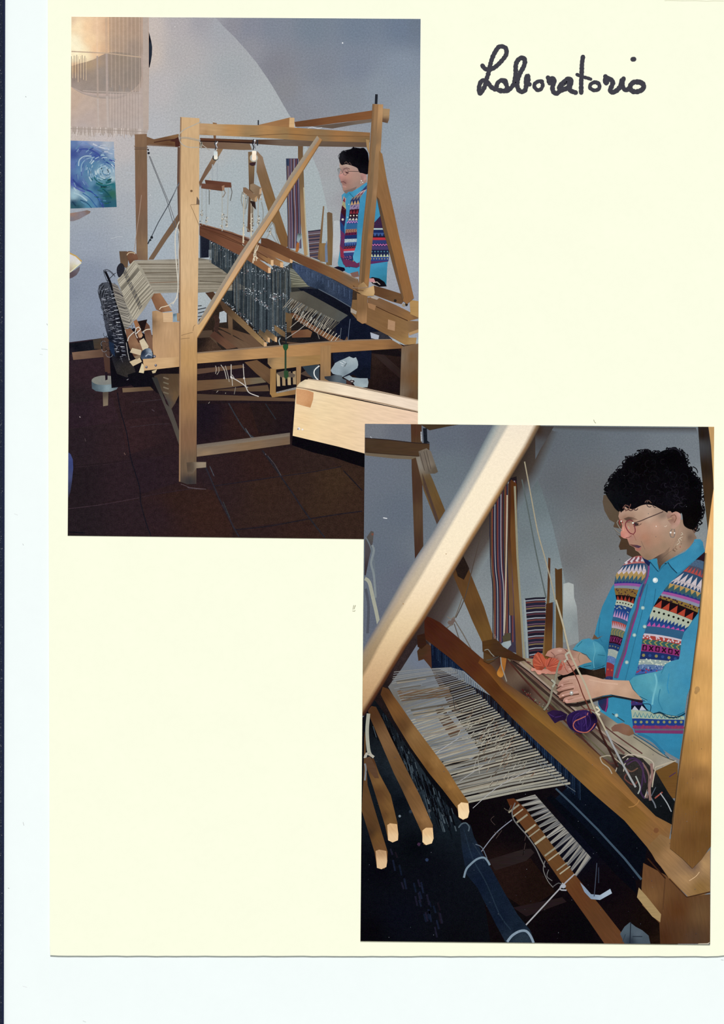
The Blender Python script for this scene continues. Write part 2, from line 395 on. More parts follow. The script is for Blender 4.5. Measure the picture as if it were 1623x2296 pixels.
for i in range(62):
    x = 159 + i*2.75; y = 287 + i*.10
    ms.append([(x, y-4), (x+R.uniform(-1, 1), y+5), (x+R.uniform(-2.5, 4), y+14+R.uniform(-4, 5))]); cs.append(['c9bab0', 'a59589', 'b2a196', 'd6c8bf', 'a99a8e'][R.randrange(5)])
fg.lines(ms, 1.5, cs, 1)
fg.line('158,288 220,290 300,294 331,296', 1.4, 'a39388')
I1('round_mirror_edge', pr1, label='black curved edge of a round object beside the curtain').fill('333.5,71 336,80 339,92 341,105 340.5,122 338,138 335,151 333.5,151', '334,90,15151f 339,100,2a3340 339,125,262e3c 335,145,1a1a22', g=4)

# ---- painting
wp = I1('wave_painting', pr1, 'cloth', label='unframed painting of a breaking blue sea wave')
wp.fill('158,315 255,317.5 258,400 261.5,464 158,467.5', '165,320,5f7cae 185,318,7d93c0 210,320,93a0bd 240,325,a9b1bd 250,345,8fa6c2 165,345,3e5296 180,335,5468a4 200,340,4d66a0 215,350,3b55a0 230,350,51719f 235,365,4b70a4 255,370,6890b8 255,390,8fabbd 163,370,5a6fab 175,370,4f79ac 180,385,5c86ae 195,380,4a7aa2 210,370,5282a6 225,375,6c9ab4 215,395,5083a5 235,390,a6bcca 243,385,86a8bb 250,400,a9c0c8 225,385,8fb0c0 170,400,4a6ba4 160,405,4450a0 175,415,3b4b95 190,420,43659e 205,410,5a8aaa 225,408,558ba0 240,405,4b8596 255,415,246f7c 230,425,1f5e74 240,440,1f5560 250,435,2c6454 215,420,2d6184 200,430,4f86a6 170,430,9ab9c8 165,440,93b6c4 190,440,79a2bc 210,440,4f7eaa 215,455,5484ae 180,455,3f7087 165,455,264866 175,462,27505f 160,462,2f5c66 200,460,4a86a4 225,455,2c5484 240,460,1f5470 255,460,2a5f73', g=4, pw=3.4)
br = I1('brushstroke', wp, 'cloth', label='curling brushstrokes of the wave')
br.lines(['160,348 170,338 185,334 200,335 215,342 228,352 245,358 257,362', '163,402 175,415 190,424 205,430 215,438 225,452 232,465', '176,372 178,358 190,350 205,350', '182,385 183,368 195,356 212,352', '216,392 218,382 226,376 238,378', '238,395 243,388 240,378', '205,428 218,440 228,458', '185,433 200,443 212,458 218,465', '180,448 195,455 205,466', '162,452 170,462', '217,398 225,402 238,400', '228,352 245,368 257,372', '208,322 225,330 245,335', '190,320 205,328 228,340', '215,410 235,416 255,412', '226,420 240,432 250,445', '160,410 172,422 190,430', '165,432 180,438 195,450'],
         {0: 3, 1: 3.5, 2: 2.5, 3: 2, 4: 2.2, 5: 2.2, 6: 2, 7: 2, 8: 2, 9: 3}, ['3d4f9c', '33478f', 'a4bccb', '86a9c4', 'a9c6d0', 'c2d2da', '3a6fae', '2f609c', '285078', '1f3f55', '8fb5c2', '2f4f92', 'bcc3cf', '6f8bbd', '1c6872', '174f58', '5262ae', 'a4c3cf'], 1)
ms, cs, wds = [], [], {}
for i in range(260):
    r_ = R.uniform(6, 95); a0 = R.uniform(0, 6.28); x = 236 + r_*math.cos(a0); y = 385 + r_*.95*math.sin(a0)
    if not (161 < x < 253 and 319 < y < 462): continue
    da = R.uniform(5, 14)/r_
    pts = [(236+r_*math.cos(a0+da*k/3), 385+r_*.95*math.sin(a0+da*k/3)) for k in range(4)]
    if y > 400 and x > 205: c = R.choice(['1c5a66', '2c6c74', '245a50', '3a7c84', '4a86a0', '1a4458'])
    elif y > 425: c = R.choice(['8fb4c4', '6f9cb8', 'a9c4cf', '3c6c90', '5a8cae'])
    elif y < 345 and x > 215: c = R.choice(['9fb2cc', 'b9c2cf', '7c94bc', '6c8cb8', 'aab6c6'])
    elif r_ < 45: c = R.choice(['8fb0c4', 'b4c8d2', '6f98b4', 'a3bccb', '5c88a8'])
    else: c = R.choice(['4a62a0', '5c78ac', '3f5292', '7494b8', '6a86b0', '5a84a8'])
    wds[len(ms)] = R.uniform(1, 2.6); ms.append(pts); cs.append(c)
br.lines(ms, wds, cs)

# ---- small things at the left edge
wg = I1('wooden_boat', pr1, label='grey mauve wooden boat shape on the wall'); wg.fill('156,478 175,475 195,471 203,473.5 201,478 190,484 178,491 165,495.5 156,496', '160,490,7d7880 185,482,857c84 160,479,9c7866 198,474,7f675e', g=5)
pn = I1('paper_sheet', pr1, label='white papers with a yellow edge standing out at the left'); pn.fill('155,568 168,573 182,588 180,592 168,602 155,612', '158,575,d6d3d4 175,588,dcdada 160,605,b9a890 170,598,d8cf9c', g=5)
pn.line('155,567 170,574 183,586', 3, 'c9a04e'); pn.line('182,589 168,601 156,611', 2, 'e6e2b8')
I1('leaf_shadow', pr1, label='brown shadow shape below the papers').fill('155,612 168,605 179,597 178,606 172,616 163,622 155,625', '160,615,5c4c52 172,605,6a6068', g=5)

# ---- floor
fl = I1('tiled_floor', pr1, 'dark', label='dark red brown terracotta tiled floor')
fl.fill('150,768 235,757 330,752 450,740 560,730 700,735 840,760 945,790 945,1215 148,1210', '160,800,3a2832 190,830,3d2630 170,900,33252c 170,1000,2f2228 165,1100,2c2026 165,1190,2c2128 260,900,3c2529 300,960,3a2429 300,1050,35222a 300,1150,3a2427 390,1000,382328 450,960,2b1c26 520,940,3b211f 560,960,3c221d 640,940,241822 470,1060,37242a 560,1050,3b2423 640,1080,422820 700,1050,3c2722 760,1100,472e1f 800,1150,442a20 700,1170,40281f 560,1130,3c2426 430,1130,402420 480,1180,3b2320 350,1190,38222a 850,900,2c1a18 880,850,2d1b18 700,800,17121a 600,820,1a141c', g=12, pw=3)
def tile(pts, col): Ink('tile', fl, S1, 'dark').fill(pts, col, g=14)
tile('152,905 252,893 268,945 153,962', '170,920,372430 250,920,3f2730'); tile('272,943 400,927 400,980 288,1020 285,1028', '300,960,42272b 380,960,3a2429')
tile('153,966 268,950 290,1030 152,1046', '170,1000,33242c 270,1000,3c262c'); tile('152,1052 292,1036 312,1115 151,1138', '170,1080,2d2027 280,1080,38242c')
tile('296,1032 402,1016 405,1080 316,1108', '320,1060,35222c 400,1050,38232a'); tile('151,1144 313,1120 336,1200 151,1199', '180,1170,2f2229 300,1160,37242b')
tile('319,1115 450,1094 478,1100 522,1188 520,1205 340,1203', '350,1160,39232a 460,1150,45271f 400,1120,40251f'); tile('478,1092 630,1070 690,1162 528,1186', '500,1110,3b2526 600,1100,442a20 640,1150,432a22')
tile('634,1066 760,1046 812,1100 812,1146 698,1160', '660,1080,422a21 760,1080,4c3220 790,1130,472d20'); tile('533,1192 692,1168 724,1206 540,1204', '560,1195,3c2424 690,1190,422720')
tile('698,1166 812,1148 812,1207 730,1206', '740,1190,412920 800,1170,442b20'); tile('460,1030 582,1010 627,1066 478,1088 ', '500,1060,3a2326 580,1040,3f2420'); tile('588,1008 690,1000 760,1042 634,1062', '620,1030,3c2422 700,1030,3e2823')
tile('440,905 556,905 574,975 442,990', '460,930,261a28 540,940,3d221f'); tile('560,905 660,905 650,965 580,972', '600,930,33201f 640,950,2c1c22')
jt = Ink('tile_joint', fl, S1, 'dark', label='narrow blue grey mortar joints')
jt.lines(['263,880 270,920 284,972 294,1030 312,1090 316,1130 330,1180 338,1200', '512,903 530,935 552,968 576,985', '588,1010 610,1040 632,1072 655,1105 678,1140 700,1170 728,1205', '460,1045 475,1080 490,1115 508,1150 525,1185 536,1203', '153,1049 230,1042 294,1034', '152,1141 230,1131 312,1116', '316,1115 360,1106 440,1094', '478,1090 560,1078 630,1068 700,1058 765,1046', '526,1188 600,1180 690,1164 760,1153 812,1146', '152,963 220,955 268,947', '290,958 340,952 380,950', '297,902 340,898 380,893', '595,905 618,940', '770,1055 812,1100', '155,1193 190,1195', '640,905 600,905 '],
         {0: 2.2, 1: 2.6, 2: 3.2, 3: 3, 4: 1.2, 5: 1.6, 6: 1.3, 7: 1.8, 8: 2.6, 9: 1, 10: 1.3, 11: 1.4, 12: 2, 13: 2.5, 14: 2.5, 15: 1}, ['1f1d2a', '3b3f49', '2e2b35', '33303c', '3f2b35', '4a3440', '3f2b33', '2c2430', '2b222b', '3d2a32', '44343d', '42343c', '303640', '241f28', '1a1926', '20151c'], 1)
jt.lines(['550,960 562,980 572,982', '600,1022 615,1040 630,1066', '470,1045 480,1068', '500,1125 515,1160', '420,1093 440,1096 462,1097'], 1.6, ['59626a', '4b4a52', '4b5360', '3c4548', '5b4c55'])
I1('blue_object', pr1, label='blurred blue object at the left edge of the floor').fill('150,1012 158,1018 163,1030 164,1050 161,1080 157,1105 150,1125', '152,1030,3f4a86 160,1040,38447c 153,1070,424a78 158,1090,34395a 152,1115,302a42', g=4)
sk = I1('wall_shadow', pr1, 'dark', label='black skirting shadow along the back wall')
sk.fill('152,770 235,760 235,788 152,796', '170,780,141824 225,772,1d222c 160,792,2a2430', g=6)
I1('floor_fleck', pr1, label='small pale flecks on the floor').lines(['178,934 180,936', '278,1015 281,1020', '595,1017 596,1020', '190,983 192,990', '340,918 346,922'], 1.6, ['b7a8a4', '6b5048', '6a5f62', '4a3c40', '4c4048'])  # short strokes paler than the tiles

# ---- bench in the far left
bn = empty('low_bench', pr1, 'low brown wooden bench behind the loom at left')
def wood(name, parent, pts, col, ang=0, sheet=None, g=10, label=None, sm=0):
    return Ink(name, parent, sheet or S1, 'wood', ang, label).fill(pts, col, sm, g)
wood('rail', bn, '161,790 245,781 245,799 164,807', '170,800,7f5d47 235,790,6f4e3c 165,792,8f6a52')
wood('post', bn, '227,758 244,756 247,836 236,838', '240,765,5c4236 240,830,5a3a30', 90)
wood('bracket', bn, '208,761 227,759 227,783 211,782', '210,765,4b4238 225,780,55402f')
wood('foot', bn, '274,870 342,867 344,875 275,880', '280,875,7f6448 340,870,6b5038')
wt = empty('round_weight', pr1, 'flat grey disc weight threaded on a stick')
wood('stick', wt, '230,872 243,872 242,909 231,911', '236,880,5d4f43 236,905,86735c', 90)
I1('disc_side', wt).fill('205,853 265,853 266,866 261,873 248,878 232,879 215,877 206,871', '208,862,485660 225,870,62767f 240,870,8499a0 262,862,627078 215,876,4c5e68', g=4)
I1('disc_top', wt).fill('205,854 210,847 225,842.5 240,842 257,845 265,851 262,857 250,861 232,863 215,861', '215,853,7f8077 240,850,85837b 260,853,6f7472 230,860,7b7d79', 1, g=5)
I1('spindle', wt).fill('235,834 241,834 241,851 236,853', '211722')
# ---------------------------------------------------------------- the loom of print 1
LB = empty('floor_loom', pr1, 'large pale wooden floor loom strung with linen warp')
# behind the frame: darkness under the loom
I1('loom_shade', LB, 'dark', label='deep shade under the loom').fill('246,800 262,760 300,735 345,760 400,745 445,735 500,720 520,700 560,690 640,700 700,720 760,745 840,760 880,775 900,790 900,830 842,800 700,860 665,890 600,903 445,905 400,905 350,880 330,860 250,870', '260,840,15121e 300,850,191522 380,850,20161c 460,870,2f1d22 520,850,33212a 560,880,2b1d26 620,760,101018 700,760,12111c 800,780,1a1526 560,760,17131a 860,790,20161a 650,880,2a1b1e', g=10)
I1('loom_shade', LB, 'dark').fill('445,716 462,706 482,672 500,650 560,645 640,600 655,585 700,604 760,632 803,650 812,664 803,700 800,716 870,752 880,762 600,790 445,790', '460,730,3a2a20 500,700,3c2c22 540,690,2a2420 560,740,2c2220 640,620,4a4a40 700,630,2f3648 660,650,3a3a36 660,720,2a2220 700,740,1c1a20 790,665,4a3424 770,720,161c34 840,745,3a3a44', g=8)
# white wall and radiator seen through
wn = I1('wall_gap', LB, 'wall', label='bright wall and dark grille seen through under the warp')
wn.fill('440,650 470,655 480,670 462,705 440,715', '450,670,a9b4b8 450,700,a0abb2', g=5)
wn.fill('492,700 508,695 508,722 490,724', 'a7b2b9').fill('620,685 635,680 632,714 619,715', '8f9aa6')
wn.lines(['443,694 462,690', '444,702 460,698', '443,710 456,708', '444,686 452,685'], 2, ['23262e', '1b1e28', '33363c', '30343a'])
# far side post and braces
wood('rear_post', LB, '556,340 572,340 569,420 566,520 554,520 558,420', '562,360,876846 562,440,6d4f38 560,510,6f4a33', 90)
wood('rear_brace', LB, '576,338 589,352 592,365 625,470 652,552 632,556 600,470 575,385 572,360', '582,350,95765a 590,400,8a6642 610,450,8c6539 640,540,8a5f33', 70)
wood('rear_brace', LB, '488,333 500,334 480,368 455,405 448,420 446,408 460,380', '490,345,967350 465,385,84624a 450,410,7c5a44', 120)
wood('left_brace', LB, '400,478 402,500 375,535 344,582 332,582 365,530', '390,500,7f6048 350,560,80634b', 120)
wood('rear_post', LB, '668,300 680,300 679,340 684,480 692,572 682,574 672,480 668,420', '673,320,7c5a3b 676,400,83643f 680,480,a0794d 686,560,a98455', 90)
I1('edge_light', LB).line('681,420 686,520 690,572', 2.5, 'b3a888')
wood('top_beam', LB, '329,306 345,312 400,300 404,316 400,330 329,326', '335,320,875f40 390,305,94683f 380,325,6b4029')
wood('top_beam', LB, '448,309 560,313 720,311 826,314 827,330 700,328 640,327 565,322 450,318', '460,313,6f3f28 520,312,6c4128 560,316,5f3d2a 640,320,7a6453 720,321,735c4a 820,323,6d5444')
wood('top_beam', LB, '446,318 560,322 565,336 540,336 500,334 446,331', '460,326,815f48 550,330,86674c')
I1('beam_shadow', LB).lines(['448,316 500,317 560,320 574,321', '345,319 375,314 400,311', '332,324 400,329'], 2.2, ['2a1a18', '4a2a20', '7c6455'])
I1('beam_shadow', LB).fill('380,316 402,306 404,328 393,329 392,318', '4a2620')
# far left post
wood('rear_post', LB, '302,301 329,300 330,400 331,583 306,583 303,420', '310,310,8f6a4c 318,350,866549 312,450,8b6349 322,500,84634b 312,570,84634b 325,560,957350', 90)
wood('rear_post', LB, '398,329 405,330 405,720 400,720 400,560 397,400', '402,360,735241 402,600,6b5240', 90)
wood('post_foot', LB, '267,563 284,563 288,570 286,604 270,592', '275,575,6d523d 283,595,7a5c42', 90)
# string ties
tc = I1('tie_cord', LB, label='cords and knots bracing the loom posts')
tc.lines(['334,350 352,395 374,450 392,515', '336,350 355,397 378,452 396,508', '402,408 380,455 355,498 332,546', '401,412 378,455', '317,437 312,480 306,520 301,562', '302,330 315,331 332,330', '301,334 315,334 333,334', '300,326 304,332'], {0: 1.3, 1: 1.3, 2: 1.9, 3: 1, 4: 1.2, 5: 1.6, 6: 1.4, 7: 1.2}, ['5a5d63', '6b6c70', '454b54', '7c8288', 'a38876', '6a5446', '5d483c', '8c7462'])
tc.dots([(333, 343), (332, 336), (340, 532), (337, 538)], [3, 2, 3.4, 2.4], '23262c')
I1('tensioner', LB).line('331,547 336,536', 2.4, '2e343c')

# woven bands hanging behind
hb = I1('striped_textile', LB, 'cloth', label='long textile striped purple, red, black and white hanging from a rod')
hb.fill('641,355 668,355 672,430 676,557 646,557 643,430', '650,360,473c52 660,400,4c3f56 655,480,3f3448 665,540,5a5062', g=8)
ms, cs = [], []
for i in range(12):
    x0 = 643 + i*2.35; ms.append([(x0, 356), (x0+.6, 430), (x0+2.2+(1.2 if 4 < i < 8 else 0), 490), (x0+2.6, 556)]); cs.append(['3a3548', '8b6d5a', '6f6580', '5a2f34', '8a7f95', '2b2b3c', '7a5040', '96909c', '4a3a58', '74382f', '30344a', '7d7488'][i])
hb.lines(ms, 1.5, cs, 1)
hb.fill('641,356 648,356 648,372 642,371', '2c3852')
sb = I1('striped_textile', LB, 'cloth', label='small folded striped textile leaning on the wall')
sb.fill('690,518 720,514 722,586 694,575', '4a4350', g=6)
sb.lines([[(690+i*.25, 518.5+i*3.4), (721, 515.5+i*3.4)] for i in range(18)], 1.5, ['2a2638', '7a5c66', '9a9098', '6b4a3c', '3a3450', '8f6a62'])
sb.line('689,518 693,576', 2.5, 'a9b4b8')
wood('rod', LB, '724,462 727,462 721,548 717,583 712,580', '725,470,8a6844 718,560,86623a', 90)
wood('slat', LB, '716,545 732,545 731,588 717,586', '720,560,95703f 728,575,8d6a42', 90)
wood('slat', LB, '733,477 737,475 745,478 747,540 744,595 731,594 734,540', '740,490,7d5f40 738,560,86653c', 90)
I1('paper_roll', LB, label='white upright roll of paper').fill('748,495 757,494 764,497 765,520 758,592 752,598 745,596 746,540', '752,500,b5babd 760,510,aeb4ba 752,560,b9bbbd 748,590,a3a4a8', g=5)
I1('dark_bottle', LB).fill('728,552 733,538 735,588 729,588', '6a7b96')
I1('hand_brush', LB, 'cloth', label='small brush with orange wooden handle').fill('665,545 671,540 670,560 666,567 662,565', 'a8622c').fill('667,523 676,524 675,533 669,545 665,540 666,530', '668,530,88a0a8 672,536,93a8ac 670,526,3c4840', g=4)

# ---------------- person behind (parts placed before the front frame)
WP = empty('person', pr1, 'woman in profile behind the loom with black curly hair, blue shirt and patterned knitted vest')
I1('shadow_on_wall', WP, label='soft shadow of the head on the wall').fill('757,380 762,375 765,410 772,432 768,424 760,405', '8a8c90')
tr_ = I1('trousers', WP, 'dark', label='dark navy trousers')
tr_.fill('755,700 800,700 860,712 862,742 830,745 833,780 830,850 808,852 792,840 770,845 752,820 745,800 752,760', '770,730,151c36 800,760,131a33 820,800,17203e 760,800,1a2340 815,840,131a30', g=6)
I1('brown_knot', WP).fill('770,768 778,754 782,768 775,775', '6a4c33')
sh1 = I1('shirt', WP, 'cloth', label='turquoise blue shirt')
sh1.fill('766,437 775,430 790,425 815,412 823,410 835,425 850,450 862,480 872,560 868,600 866,642 838,636 830,630 800,617 780,612 760,600 757,590 762,560 764,510 768,470', '770,440,3f8fb3 790,430,3d93bb 810,425,3a8cb4 795,520,3385ad 775,500,3a8fb8 830,560,3b8fb6 850,610,2f84a6 860,630,2a7792 845,590,3a93bc 785,600,3a94bd 760,590,3f93b0 815,470,348db8 812,560,3f98c0', g=7)
ve1 = empty('vest', WP, 'fair isle patterned knitted vest')
class Panel:
    def __init__(s, L, R_, sag=0): s.L, s.R, s.sag = P(L), P(R_), sag
    def at(s, u, v):
        i = min(int(v), len(s.L)-2); t = v-i
        lx = s.L[i][0]+(s.L[i+1][0]-s.L[i][0])*t; ly = s.L[i][1]+(s.L[i+1][1]-s.L[i][1])*t
        rx = s.R[i][0]+(s.R[i+1][0]-s.R[i][0])*t; ry = s.R[i][1]+(s.R[i+1][1]-s.R[i][1])*t
        return (lx+(rx-lx)*u, ly+(ry-ly)*u + s.sag*4*u*(1-u)*-1)
    def rect(s, u0, u1, v0, v1, n=6):
        return [s.at(u0+(u1-u0)*i/n, v0) for i in range(n+1)] + [s.at(u1+(u0-u1)*i/n, v1) for i in range(n+1)]
def knit(sheet, parent, panel, rows, name='vest_band'):
    # rows: (background colour, motif, motif colour, count); a band per row of the panel
    for k, (bg, motif, mc, n) in enumerate(rows):
        t = Ink(name, parent, sheet, 'cloth')
        t.fill(panel.rect(0, 1, k, k+1.03), bg)
        A = panel.at
        for i in range(n):
            u0, u1 = i/n, (i+1)/n; um = (u0+u1)/2; c = mc[i % len(mc)] if isinstance(mc, list) else mc
            if motif == 'tri': t.fill([A(u0+.04/n, k+.98), A(um, k+.12), A(u1-.04/n, k+.98)], c)
            elif motif == 'drip': t.fill([A(u0, k), A(u1, k), A(um, k+.85)], c)
            elif motif == 'dot': t.dots([A(um, k+.5)], abs(A(u1, k)[0]-A(u0, k)[0])*.26, c)
            elif motif == 'zig': t.line([A(u0, k+.75), A(um, k+.2), A(u1, k+.75)], abs(A(um, k+1)[1]-A(um, k)[1])*.32, c)
            elif motif == 'chev': t.line([A(um+.25/n, k+.08), A(um-.25/n, k+.5), A(um+.25/n, k+.95)], abs(A(u1, k)[0]-A(u0, k)[0])*.24, c)
            elif motif == 'xo':
                w_ = abs(A(u1, k)[0]-A(u0, k)[0])*.2
                if i % 2: t.line([A(u0+.2/n, k+.15), A(u1-.2/n, k+.85)], w_, c); t.line([A(u1-.2/n, k+.15), A(u0+.2/n, k+.85)], w_, c)
                else: t.line([A(um-.25/n, k+.2), A(um+.25/n, k+.2), A(um+.25/n, k+.8), A(um-.25/n, k+.8), A(um-.25/n, k+.15)], w_, c)
            elif motif == 'fleck':
                t.dots([A(u0+R.random()/n, k+R.random()) for _ in range(3)], abs(A(u1, k)[0]-A(u0, k)[0])*.2, c)
        if motif == 'edge': t.line([A(i/8, k+.12) for i in range(9)], abs(A(.5, k+1)[1]-A(.5, k)[1])*.35, mc)
# centre panel (three times smaller than in print 2)
pA = Panel('808,425 800,433 790,442 786,449 785,460 784,470 783,479 782,488 780,494 777,502 775,514 774,522 773,528 771,536 770,544 770,552 770,558 768,564 769,574 770,582 772,590 774,598', '823,412 822,424 812,436 806,446 806,457 805,468 804,479 803,487 802,494 801,501 800,513 800,520 800,526 800,535 800,542 800,550 800,556 800,562 805,572 808,582 806,588 806,597')
knit(S1, ve1, pA, [('3a3a60', 'fleck', ['7a2f4a', '2b4a7a'], 4), ('b5a0a0', 'tri', '7c3a50', 3), ('8f7a66', 'tri', '2a3a66', 3), ('23305e', 'tri', 'c09a6a', 3), ('8f7a9a', 'fleck', '23305e', 4), ('3a1422', 'tri', '8a2a36', 3), ('2c1824', 'dot', 'd8cdbd', 3), ('3a3048', 'tri', 'c9c0b2', 3), ('1f4a86', 'zig', 'b87ab8', 4), ('2b5f92', '', '', 0), ('a06a58', 'chev', '5a4a3a', 5), ('6b1f44', 'xo', '331430', 4), ('1c2e66', '', '', 0), ('a9bcbc', 'fleck', '7a94b0', 6), ('3f63a0', 'tri', '2a3a70', 6), ('1c2240', 'zig', '7a2f3c', 5), ('c0323e', '', '', 0), ('2f3f7c', 'edge', '8fa4c4', 0), ('2a2e5c', 'fleck', 'd070a8', 9), ('33335a', 'dot', 'a39a5a', 6), ('6f2f50', 'fleck', '2a3a66', 3)])
pB = Panel('770,440 768,450 767,460 764,475 762,495 763,515 764,535 762,550 763,575 770,592', '776,443 774,455 776,470 775,490 772,508 773,525 772,545 770,560 771,580 780,596')
knit(S1, ve1, pB, [('b08a80', 'tri', '7c3040', 1), ('a8a070', 'fleck', '2b3a66', 2), ('3c1420', 'fleck', '8a2f3a', 2), ('33204a', 'dot', 'c9c0b2', 1), ('1f3f7a', '', '', 0), ('6a2a58', 'fleck', '1f3f7a', 2), ('5a2c58', '', '', 0), ('8f2a44', '', '', 0), ('5a2850', 'fleck', '1f3f7a', 2)])
pC = Panel('838,500 836,512 834,522 832,530 831,538 831,546 830,552 830,560 830,568 830,576 828,584 828,592', '856,480 862,512 864,522 865,530 866,538 868,546 870,552 872,560 872,568 872,576 871,584 870,586')
knit(S1, ve1, pC, [('3a2244', 'fleck', ['8a2a3c', '2a3a6a'], 8), ('1b2c60', 'edge', 'a8bcbc', 0), ('3b5a96', 'tri', '23284e', 4), ('c0303a', 'edge', '1c1a30', 0), ('303a74', '', '', 0), ('2e2c58', 'zig', 'cf6aa8', 6), ('453a6a', '', '', 0), ('1a2040', 'dot', '4a7a94', 6), ('222a50', 'tri', 'b8c4a0', 6), ('24418e', 'dot', 'a39a5a', 7), ('5c2a60', 'edge', '3a3a70', 0)])
hem1 = I1('vest_hem', WP, 'cloth').fill('770,580 800,588 806,596 800,600 774,596 769,590', '6a2c50')
I1('shirt_sleeve', WP, 'cloth', label='rolled turquoise sleeve').fill('803,478 815,470 822,500 815,560 806,588 800,590 792,583 791,575 800,545 802,510', '808,500,3087b0 810,550,3d98c0 800,583,4aa3c6', g=6)
fc1 = I1('face', WP, 'skin', label='face in profile with parted lips')
fc1.fill('762,362 767,358 790,360 812,372 822,398 822,412 812,420 800,426 790,432 778,431 769,427 768,420 767,414 766,411 764,408 763,403 760,397 759,394 762,388 763,380 761,372', '765,370,b39684 780,368,b7a090 800,370,a8928a 770,380,94706a 785,388,b68a7c 765,392,cf9289 778,395,bb8878 795,400,ac8778 800,415,9c8074 772,408,8a6058 775,420,a67c6c 780,428,8a7066 812,410,9a7c70 762,398,b07c74', g=4)
f1 = I1('mouth', WP, 'skin').line('764,408 770,407 776,411', 1.8, '6f4444'); f1.line('768,417 776,419', 3.4, 'b5847a')
I1('chin_shadow', WP, 'skin').fill('770,428 785,424 800,418 796,426 785,432 775,434', '7c6660')
I1('ear', WP, 'skin').fill('808,392 815,387 821,390 822,400 816,407 811,403', '815,392,b08078 818,400,c08f86 811,400,8f6a62', g=4)
I1('earring', WP).dots([(810, 405), (809, 410), (813, 409)], [1.6, 1.5, 1.2], ['d8d4d0', 'b8aca8', 'e8e4e0'])
I1('hair', WP, 'dark', label='short black curly hair').fill('760,355 762,345 768,339 777,336 786,334 792,330 800,331 808,332 815,331 822,338 826,350 826,388 812,388 805,386 802,378 796,374 785,370 775,368 766,370 762,365', '765,350,23222a 780,345,0d0b14 800,345,0a0812 815,360,0a0812 768,366,1f1a20 808,384,181420', 1, g=5)
I1('hair_curl', WP).lines(['760,356 758,350 763,343', '764,341 770,337 776,339', '788,334 792,329 797,333', '772,366 776,362 780,367', '780,368 784,364 788,370'], 1.3, ['3a3840', '55565c', '2a2830', '6a5048', '5a4440'], 1)
gl = I1('glasses', WP, label='thin round wire glasses')
gl.lines(['758,384 757,379 760,377 765,380 767,387 763,390', '771,378 768,384 770,391 775,393 780,388 780,381 775,377 771,378', '780,384 790,384 806,384.5'], 1.2, ['6f7468', '7b5a58', '4a3c38'], 1)
I1('eye', WP).fill('773,384 780,386 783,388 777,389', '4a2c2c').line('771,379 777,376 784,379', 1.8, '73504a')
I1('collar', WP, 'cloth').fill('774,437 781,430 790,429 805,420 822,408 823,414 812,426 800,436 792,443 784,437 777,444 772,443', '780,436,2f86ad 800,428,4097c0 815,416,3b8fb8', g=5).line('783,432 790,440 794,443', 1, '1b5570')
I1('shirt_button', WP).dots([(782, 458), (779, 487)], 1.5, '9cc8dc')
I1('hand', WP, 'skin', label='hand resting on the woven cloth').fill('785,612 803,608 805,620 790,622', '7d5a50')
I1('yarn_ball', LB, 'dark', label='dark purple ball of yarn').fill('746,600 758,597 772,600 774,606 765,610 752,606', '1d1430').fill('826,625 835,621 850,624 862,632 867,642 850,643 835,636', '1a1420')
I1('yarn_tail', LB).fill('826,624 838,624 842,633 828,632', 'c4868a').line('836,634 845,632 852,638', 2, 'b7a79c')
for pts in ('741,831 743,827 749,818 751,814 760,809 770,805 783,799 787,801 792,803 798,801 802,810 803,818 801,825 785,836 768,845 761,842 746,838', '770,846 783,841 790,846 807,848 824,848 826,857 824,868 807,869 796,866 792,859'):
    s_ = Ink('shoe', WP, S1, 'cloth', label='pale grey blue lace-up shoe')
    s_.fill(pts, '770,810,93a3ab 790,805,a3b1b6 795,825,8d9ea8 755,835,8fa0aa 775,838,75858f 790,850,98a8ae 820,856,8c9ba3 815,866,9fb0b4', g=5)
I1('shoelace', WP).lines(['762,812 770,816', '764,818 772,822', '768,809 775,813', '783,856 792,850', '770,823 777,814 773,822'], 1.2, ['d5dade', 'c7ced4', 'cfd6da', 'dfe3e5', '5a656c'])
I1('shoe_badge', WP).dots([(789, 855)], [6], '3a3236', 10, .6).dots([(789, 855)], [3], 'b0a8a4', 8, .5)
I1('floor_under_feet', LB, 'dark').fill('833,792 900,800 898,880 836,878', '840,800,3a2620 870,830,2f1b18 880,870,26171a', g=8)
wood('floor_board', LB, '838,795 860,795 900,830 897,848 870,825', '860,810,3b2a28 890,835,33221f', 40)
# ---------------- warp, heddles, shafts
wr = I1('warp_sheet', LB, 'cloth', label='undyed linen warp stretched level through the loom')
wr.fill('300,584 388,581 446,578 474,583 503,607 557,644 600,652 514,652 445,656 400,656 344,658', '320,590,98907f 350,600,a39e92 390,590,8f877a 390,620,8d8478 390,645,a09c90 450,590,777062 480,610,706a5c 520,640,6c6556 450,640,807969 350,645,a9a496 560,648,66604f', g=6)
ms, cs = [], []
for i in range(58):
    t_ = i/57; y = 585 + 70*t_; x0 = 303 + 42*t_
    xe = 470 + 120*t_ + R.uniform(-6, 4)
    ms.append([(x0, y), (402, y + (1-t_)*1 - t_*1), (xe, y*0.5 + 0.5*y - 1 + R.uniform(-.6, .6))]); cs.append(['a29a88', '766c5a', 'aaa08e', '867d6c', '685e4e', '9c9280'][R.randrange(6)])
wr.lines(ms, .9, cs)
wr.lines(['306,592 402,592', '322,612 402,611', '335,634 402,632', '447,630 540,636', '447,610 500,612'], 1.3, ['5a4c3c', '4f4030', '7c5840', '4a3f34', '554a3c'])
rw = I1('warp_sheet', LB, 'cloth', label='warp narrowing towards the reed')
rw.fill('556,636 600,640 640,598 660,604 700,620 734,637 700,642 640,645 560,651', '650,610,6c7068 700,628,7c7a66 640,640,56523f 600,645,5a5648 730,637,8b8a74', g=5)
